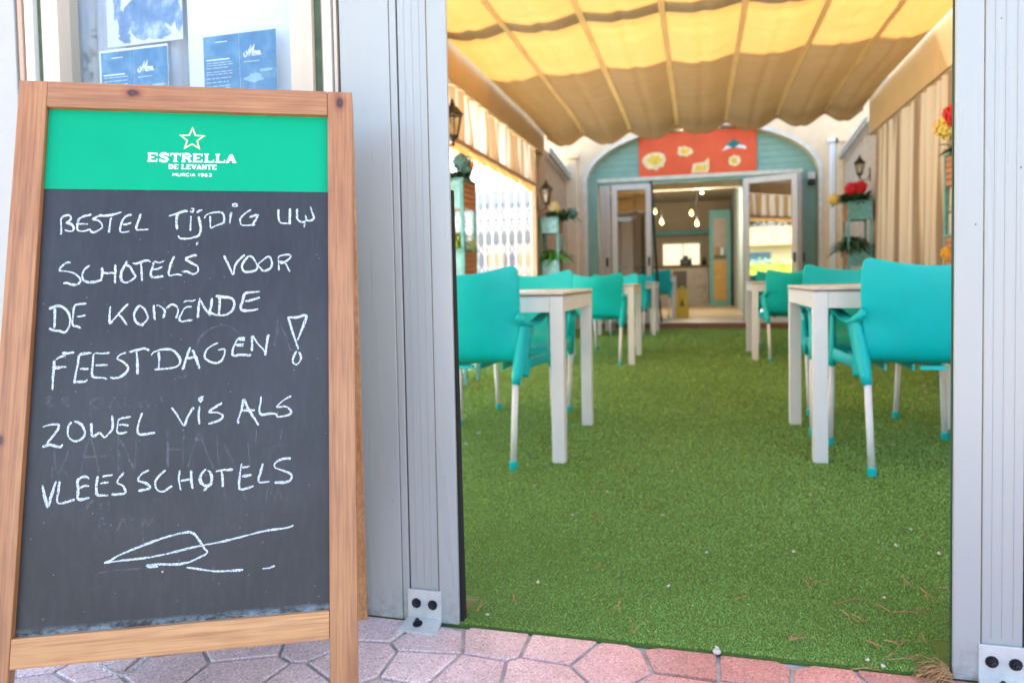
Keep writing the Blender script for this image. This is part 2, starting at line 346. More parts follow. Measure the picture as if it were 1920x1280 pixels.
# ------------------------------------------------------------------ door columns
def column(name,x0,sgn,label):
    """x0 = edge at the opening; sgn=-1 column extends to -x"""
    r=empty(name,(x0,1.53,0),label,'column')
    def P(a,b,y0,y1,z0,z1,nm,m=ALU,bv=.0015):
        xs=sorted((sgn*a,sgn*b)); return box(nm,(xs[0],xs[1],y0,y1,z0,z1),m,r,bv)
    P(0,.0465,0,.010,.003,2.62,'edge_channel')
    P(.0495,.1185,.0035,.127,.003,2.62,'centre_channel')
    P(.1215,.1375,.001,.13,.003,2.62,'fluted_strip')
    P(.139,.262,.0,.13,.003,2.62,'wide_panel')
    P(.050,.140,.006,.128,.002,2.619,'core',RUBBER,0)
    for a in (.0655,.083,.102):
        xs=sorted((sgn*a,sgn*(a+.0012))); box('flute',(xs[0],xs[1],.0025,.004,.09,2.61),ALU,r)
    # floor bracket
    p=empty('floor_bracket',(sgn*.083,0,0)); p.parent=r
    MB().box(-.041,.041,-.0045,.001,.004,.078).build('upright_plate',PLATE,p,bevel=.001)
    MB().add([(-.041,-.0045,.0135),(.041,-.0045,.0135),(.048,-.052,.004),(-.048,-.052,.004),(-.041,.0,.005),(.041,.0,.005),(.048,-.052,-.001),(-.048,-.052,-.001)],
             [(0,1,2,3),(4,7,6,5),(3,2,6,7),(0,3,7,4),(1,5,6,2),(0,4,5,1)]).build('foot_plate',PLATE,p)
    def bolt(x,y,z,rx):
        m=MB().lathe([(.0115,0),(.0115,.002),(.0075,.0021),(.0075,.0075),(.0045,.0078),(.0042,.014),(.003,.0148)],n=12)
        o=m.build('bolt',BOLT,p,smooth=False); o.location=(x,y,z); o.rotation_euler=(rx,0,0); return o
    bolt(-.019,-.0045,.047,math.pi/2); bolt(.021,-.0045,.046,math.pi/2); bolt(-.008,-.027,.009,math.radians(14))
    # left: tapered black strip put in for the dark gap; right: green seal
    if sgn<0:
        MB().add([(-.004,.014,.0),(.0085,.014,.0),(.0085,.03,.0),(-.004,.03,.0),(-.004,.014,1.0),(.0005,.014,1.0),(.0005,.03,1.0),(-.004,.03,1.0)],
             [(0,3,2,1),(4,5,6,7),(0,1,5,4),(1,2,6,5),(2,3,7,6),(3,0,4,7)]).build('gap_edge_strip',RUBBER,r)
    else: box('gap_edge_strip',(-.0008,.002,.011,.02,.003,2.6),mat('dark_green_seal',(.01,.05,.03),rough=.7),r)
    return r
column('door_column',-.541,-1,'grey aluminium door column right behind the chalkboard, bolted to the pink paving')
column('door_column',.472,1,'grey aluminium door column at the right edge of the entrance, with pine needles at its foot')
hd=empty('door_head_beam',(0,1.53,2.62),'grey aluminium beam across the top of the entrance','beam')
box('beam_box',(-2.2,1.2,0,.13,.003,.2),ALU,hd,.003)

# ------------------------------------------------------------------ window beside the column
GL=glass('window_glass',(.93,.96,.97),.05)
win=empty('menu_window',(-1.27,1.53,0),'tall window in cream frames left of the column, menus hanging behind it','window')
def wbox(nm,x0,x1,y0,y1,z0,z1,m,bv=.0012): return box(nm,(x0+1.27,x1+1.27,y0-1.53,y1-1.53,z0,z1),m,win,bv)
DKG=mat('dark_green_gasket',(.07,.11,.06),rough=.6,var=.3,scale=30)
TANR=mat('rosy_tan_frame',(.55,.36,.26),rough=.5,var=.1,scale=14,stretch=(1,1,.1))
for (a,b,y,m,nm) in ((-1.746,-1.741,.012,RUBBER,'gasket'),(-1.741,-1.727,.002,TANR,'frame_strip'),(-1.727,-1.720,.014,DKG,'gasket'),(-1.720,-1.713,.004,WHITEP,'frame_strip'),(-1.713,-1.709,.014,DKG,'gasket'),
                 (-1.709,-1.690,.001,WHITEP,'frame_strip'),(-1.690,-1.665,.016,DKG,'gasket'),(-1.665,-1.612,.004,TAN,'frame_post'),
                 (-.934,-.876,.004,TAN,'frame_post'),(-.876,-.853,.016,DKG,'gasket'),(-.853,-.846,.008,TANR,'frame_strip'),(-.846,-.826,.001,WHITEP,'frame_strip'),(-.826,-.820,.014,DKG,'gasket'),(-.820,-.812,.004,TAN,'frame_strip'),(-.812,-.805,.014,RUBBER,'gasket')):
    wbox(nm,a,b,1.53+y,1.60,.80,2.60,m,.0008)
wbox('window_sill',-1.745,-.803,1.50,1.61,.76,.797,ALU)
wbox('pane',-1.611,-.935,1.572,1.577,.80,2.60,GL,0)
wl=empty('panel_wall',(0,1.53,0),'white aluminium wall panels at the far left behind the chalkboard','wall')
box('lower_panel',(-1.745,-.806,.004,.10,.006,.755),ALU,wl,.002)
box('side_panel',(-2.6,-1.7485,-.001,.12,.006,2.62),mat('offwhite_panel',(.44,.44,.43),rough=.5,var=.02),wl,.002)
MENU=None
bb=box('backing_board',(-1.30,-.90,1.640,1.652,.85,2.5),mat('white_board',(.82,.82,.82),rough=.6,var=.02)); tag(bb,'plain white board standing behind the glass, right of the blue print','board')
pale=Mt('pale_blue_film'); v=pale.coords((9,1,1.2)); n=pale.noise(v,3,4)
pale.link(pale.ramp(n,[(.3,(.50,.58,.72)),(.5,(.74,.76,.80)),(.7,(.85,.85,.85))]),pale.b.inputs['Base Color']); pale.b.inputs['Roughness'].default_value=.35
m=MB(); nn=40
vs=[];fs=[]
for i in range(nn+1):
    x=-1.75+.47*i/nn; yy=1.69+.018*math.sin(i*.95)+.006*math.sin(i*2.3)
    vs+=[(x,yy,.82),(x,yy,2.5)]
    if i: fs.append((2*i-2,2*i,2*i+1,2*i-1))
cu=m.add(vs,fs).build('window_curtain',pale.m,smooth=True); so=cu.modifiers.new('thickness','SOLIDIFY'); so.thickness=.002
tag(cu,'pale blue-white curtain hanging in folds behind the left of the window glass','curtain')
# blurred blue print between curtain and board
pr=empty('blue_print',(-1.38,1.632,1.5),'white sheet with smudged blue print behind the top of the window','poster')
box('sheet',(-.17,.07,0,.0015,-.055,.5),mat('print_paper',(.74,.76,.80),rough=.5,var=.04),pr)
bl=Mt('smudged_blue_ink'); v=bl.coords(); n=bl.noise(v,14,5); bl.link(bl.ramp(n,[(.3,(.05,.12,.28)),(.5,(.16,.27,.46)),(.66,(.55,.62,.72))]),bl.b.inputs['Base Color']); bl.b.inputs['Roughness'].default_value=.5
def blob(cx,cz,rx,rz,seed,n=26):
    rr=random.Random(seed); ph=[rr.uniform(0,6.28) for _ in range(4)]
    return [(cx+rx*math.cos(t)*(1+.16*math.sin(3*t+ph[0])+.1*math.sin(5*t+ph[1])),cz+rz*math.sin(t)*(1+.16*math.sin(2*t+ph[2])+.1*math.sin(7*t+ph[3]))) for t in [2*math.pi*k/n for k in range(n)]]
m=MB()
for (cx,cz,rx,rz,sd_) in ((-.04,.02,.075,.055,1),(-.025,.09,.05,.07,2),(.025,.03,.035,.05,3),(-.115,.0,.02,.04,4),(-.11,-.035,.018,.014,6),(.045,.09,.03,.05,7),(-.135,.07,.012,.06,8),(.0,-.03,.03,.02,9),(-.075,.16,.03,.05,12),(.06,.0,.012,.03,13)):
    p=blob(cx,cz,rx,rz,sd_); m.add([(x,-.0008-.0001*sd_,z) for x,z in p],[tuple(range(len(p)))])
m.build('blue_shape',bl.m,pr)

# menus
def inkblue():
    t=Mt('menu_blue_print'); v=t.coords(); n=t.noise(v,16,5,.6)
    t.link(t.ramp(n,[(.3,(.015,.10,.24)),(.5,(.03,.17,.34)),(.72,(.16,.33,.46))]),t.b.inputs['Base Color']); t.b.inputs['Roughness'].default_value=.3; return t.m
INKB=inkblue(); PAPER=mat('white_paper',(.8,.8,.8),rough=.5,var=.02); PRW=mat('white_print',(.82,.84,.86),rough=.5,var=.03)
def ribbon(mb,pts,w,to3,jit=0,rr=random):
    """flat pen stroke through 2-D pts; to3 maps (u,v,lift) to 3-D"""
    # catmull-rom resample
    P=[pts[0]]+list(pts)+[pts[-1]]; Q=[]
    for i in range(1,len(P)-2):
        a,b,c,d=[np.array(P[k],float) for k in (i-1,i,i+1,i+2)]
        L=max(1,int(np.linalg.norm(c-b)/(w*.8)))
        for s_ in range(L):
            t=s_/L; Q.append(.5*((2*b)+(-a+c)*t+(2*a-5*b+4*c-d)*t*t+(-a+3*b-3*c+d)*t**3))
    Q.append(np.array(P[-1],float))
    if len(Q)<2: return
    L_=[];R_=[]; n=len(Q); ph=rr.uniform(0,6.3); w0=w
    for i,q in enumerate(Q):
        t=Q[min(i+1,n-1)]-Q[max(i-1,0)]; l=np.linalg.norm(t) or 1; nrm=np.array([-t[1],t[0]])/l
        e=.55 if i in (0,n-1) else 1
        if jit: w=w0*(1+.20*math.sin(i*.21+ph)+.12*math.sin(i*.57+2*ph))
        L_.append(q+nrm*w*.5*e*(1+rr.uniform(-jit,jit))); R_.append(q-nrm*w*.5*e*(1+rr.uniform(-jit,jit)))
    vs=[to3(*p) for p in L_]+[to3(*p) for p in R_]
    mb.add(vs,[(i,n+i,n+i+1,i+1) for i in range(n-1)])
def menu(x0,x1,zt,zb,y,label,edge):
    r=empty('menu_sheet',((x0+x1)/2,y,zb),label,'menu','menus behind the window glass')
    W=x1-x0;H=zt-zb
    box('paper',(-W/2-edge,W/2+edge*.2,.0005,.0015,0,H+edge),PAPER,r)
    box('printed_page',(-W/2,-.002,-.0008,.0003,.001,H),INKB,r); box('printed_page',(.0,W/2,-.0008,.0003,.001,H),INKB,r)
    m=MB(); k=[0]
    def to3(u,v_): return (u,-.0016-.00001*k[0],v_)
    # the word Menu in script on the right-hand page
    s=W*.0345; ox=W*.06; oz=H-.062
    G=[[(.2,1.2),(.0,.6),(.5,.1),(1.0,.7),(.8,1.5),(.4,1.3)],
       [(.9,.3),(1.5,1.5),(2.0,2.9),(1.9,1.6),(1.75,.3),(2.4,1.7),(3.05,3.0),(2.85,1.5),(2.75,.35),(3.05,.2)],
       [(3.2,.7),(3.7,1.0),(3.75,1.4),(3.4,1.35),(3.2,.7),(3.4,.2),(3.9,.45)],
       [(4.0,1.4),(4.0,.25),(4.4,1.2),(4.7,1.3),(4.65,.3),(4.9,.3)],
       [(5.1,1.4),(5.0,.5),(5.25,.25),(5.6,.8),(5.75,1.4),(5.65,.4),(5.95,.4)]]
    for st in G:
        k[0]+=1; ribbon(m,[(ox+a*.0088+b*.0016,oz+b*.0098) for a,b in st],.0034,to3)
    m.build('menu_word',PRW,r)
    m=MB(); k[0]=30; rr=random.Random(int(abs(x0)*1000))
    def bar(u0,u1,v0,h): 
        k[0]+=1; m.add([(u0,to3(0,0)[1],v0),(u1,to3(0,0)[1],v0),(u1,to3(0,0)[1],v0+h),(u0,to3(0,0)[1],v0+h)],[(0,1,2,3)])
    bar(ox,ox+.045,oz-.012,.0012)
    bar(-W*.33,-W*.16,H-.018,.0022)
    v_=H-.062
    bar(-W/2+.008,-.028,v_,.003)
    while v_>.02:
        v_-=rr.choice((.006,.007,.010)); u=-W/2+.008; 
        while u<-.03:
            l=rr.uniform(.006,.022); bar(u,min(u+l,-.02),v_,.0012); u+=l+.003
    m.build('small_print',PRW,r)['kind']='stuff'
    m=MB(); k[0]=400
    p=blob(W*.2,H-.115,.026,.010,5); m.add([(a,-.006+.0,b) if False else (a,-.0022,b) for a,b in p],[tuple(range(len(p)))])
    p=blob(W*.36,H-.098,.02,.004,8); m.add([(a,-.0023,b) for a,b in p],[tuple(range(len(p)))])
    m.build('pale_splash',mat('pale_blue_ink',(.30,.47,.62),rough=.4,var=.15,scale=60),r)
    return r
menu(-1.543,-1.334,1.420,1.15,1.600,'blue and white menu sheet on the left, behind the window above the chalkboard',.006)
menu(-1.225,-1.015,1.430,1.16,1.602,'brighter blue menu sheet on the right, behind the window above the chalkboard',.001)
# ------------------------------------------------------------------ chalkboard
O_=Vector((-0.88462,1.02594,0.15568)); RX=Vector((0.90646,0.4222,-0.00876)); RY=Vector((-0.41462,0.88584,-0.20827)); RZ=Vector((-0.08017,0.19242,0.97803))
board=bpy.data.objects.new('chalkboard',None); COL.objects.link(board); board.empty_display_size=.1
Mb=Matrix((RX,RY,RZ)).transposed().to_4x4(); Mb.translation=O_; board.matrix_world=Mb
tag(board,'wooden A-frame chalkboard with green header and white chalk writing on the pink paving','chalkboard')
WD=((.40,.16,.050),(.60,.28,.095),(.70,.38,.15))
WR=((.26,.090,.030),(.42,.170,.055),(.54,.255,.095))
H=1.0566; Tk=.024
def post(x0,x1,nm,knots,pal):
    o=box(nm,(x0,x1,0,Tk,-.165,H),wood('wood_'+nm,*pal,axis=2,knots=knots),board,.002); return o
# feet are cut level with the paving
for (x0,x1,kn) in ((-.31,-.2605,[(-.2985,0,.380,.008)]),(.2605,.31,[(.2851,0,1.0333,.010)])):
    m=MB()
    zb=lambda x,y: (-(O_.z+x*RX.z+y*RY.z))/RZ.z+.001
    vs=[(x,y,zb(x,y)) for y in (0,Tk) for x in (x0,x1)]+[(x,y,H) for y in (0,Tk) for x in (x0,x1)]
    m.add(vs,[(0,2,3,1),(4,5,7,6),(0,1,5,4),(2,6,7,3),(0,4,6,2),(1,3,7,5)])
    m.build('side_post',wood('post_pine',*WR if x0>0 else WR,axis=2,knots=kn),board,bevel=.0018)
box('top_rail',(-.260,.260,-.0008,Tk-.001,1.0045,H-.0005),wood('rail_pine',*WR,axis=0,knots=[(-.1075,0,1.0376,.010)]),board,.0018)
box('bottom_rail',(-.260,.260,-.0006,Tk-.001,0,.0487),wood('low_rail_pine',*WD,axis=0),board,.0018)
# panel
def slate():
    t=Mt('chalkboard_slate'); v=t.coords(); n=t.noise(v,5,5,.65); n2=t.noise(t.coords((1,1,.25)),90,4,.7)
    c=t.ramp(n,[(.3,(.015,.0145,.015)),(.7,(.025,.024,.025))]); c=t.mix(.05,c,t.ramp(n2,[(.45,(0,0,0)),(.8,(.22,.23,.26))]),'ADD'); n4=t.noise(v,2.2,3,.5); c=t.mix(.5,c,t.ramp(n4,[(.4,(0,0,0)),(.75,(.03,.031,.034))]),'ADD')
    sep=t.nd('ShaderNodeSeparateXYZ'); t.link(t.nd('ShaderNodeTexCoord').outputs['Object'],sep.inputs[0])
    # chalk dust gathered along the bottom rail
    n3=t.noise(t.coords((1,1,2)),30,5,.75); a=t.nd('ShaderNodeMapRange'); a.inputs[1].default_value=.049; a.inputs[2].default_value=.062; a.inputs[3].default_value=1; a.inputs[4].default_value=0; t.link(sep.outputs[2],a.inputs[0])
    mu=t.nd('ShaderNodeMath',operation='MULTIPLY'); t.link(a.outputs[0],mu.inputs[0]); t.link(t.ramp(n3,[(.42,(0,0,0)),(.62,(1,1,1))]),mu.inputs[1])
    c=t.mix(mu.outputs[0],c,(.24,.32,.36))
    vo=t.nd('ShaderNodeTexVoronoi',i_Scale=48.0); t.link(v,vo.inputs['Vector'])
    sp=t.nd('ShaderNodeMath',operation='LESS_THAN'); t.link(vo.outputs['Distance'],sp.inputs[0]); sp.inputs[1].default_value=.045
    c=t.mix(sp.outputs[0],c,(.2,.21,.23))
    t.link(c,t.b.inputs['Base Color']); t.b.inputs['Roughness'].default_value=.42; t.b.inputs['Specular IOR Level'].default_value=.5
    t.bump(n2,.15,.0004); return t.m
box('slate_panel',(-.2603,.2603,.014,.019,.046,1.007),slate(),board)
gr=Mt('green_print'); v=gr.coords(); n=gr.noise(v,3,3)
gr.link(gr.ramp(n,[(.3,(.0,.34,.165)),(.7,(.0,.38,.185))]),gr.b.inputs['Base Color']); gr.b.inputs['Roughness'].default_value=.5; gr.b.inputs['Specular IOR Level'].default_value=.15
vo=gr.nd('ShaderNodeTexVoronoi',i_Scale=60.0); gr.link(v,vo.inputs['Vector'])
box('green_header',(-.2601,.2601,.0128,.0139,.845,1.0065),gr.m,board)
CHALK=Mt('white_chalk'); v=CHALK.coords(); n=CHALK.noise(v,380,4,.75)
tr=CHALK.nd('ShaderNodeBsdfTransparent'); mx=CHALK.nd('ShaderNodeMixShader'); CHALK.b.inputs['Base Color'].default_value=(.80,.86,.88,1); CHALK.b.inputs['Roughness'].default_value=.95
CHALK.link(CHALK.ramp(n,[(.38,(.12,.12,.12)),(.56,(.92,.92,.92))]),mx.inputs[0]); CHALK.link(tr.outputs[0],mx.inputs[1]); CHALK.link(CHALK.b.outputs[0],mx.inputs[2]); CHALK.link(mx.outputs[0],CHALK.o.inputs[0]); CHALK=CHALK.m
GHOST=Mt('rubbed_out_chalk'); v=GHOST.coords(); n=GHOST.noise(v,120,4,.75)
tr=GHOST.nd('ShaderNodeBsdfTransparent'); mx=GHOST.nd('ShaderNodeMixShader'); GHOST.b.inputs['Base Color'].default_value=(.45,.46,.5,1); GHOST.b.inputs['Roughness'].default_value=.95
GHOST.link(GHOST.ramp(n,[(.35,(.0,.0,.0)),(.7,(.15,.15,.15))]),mx.inputs[0]); GHOST.link(tr.outputs[0],mx.inputs[1]); GHOST.link(GHOST.b.outputs[0],mx.inputs[2]); GHOST.link(mx.outputs[0],GHOST.o.inputs[0]); GHOST=GHOST.m
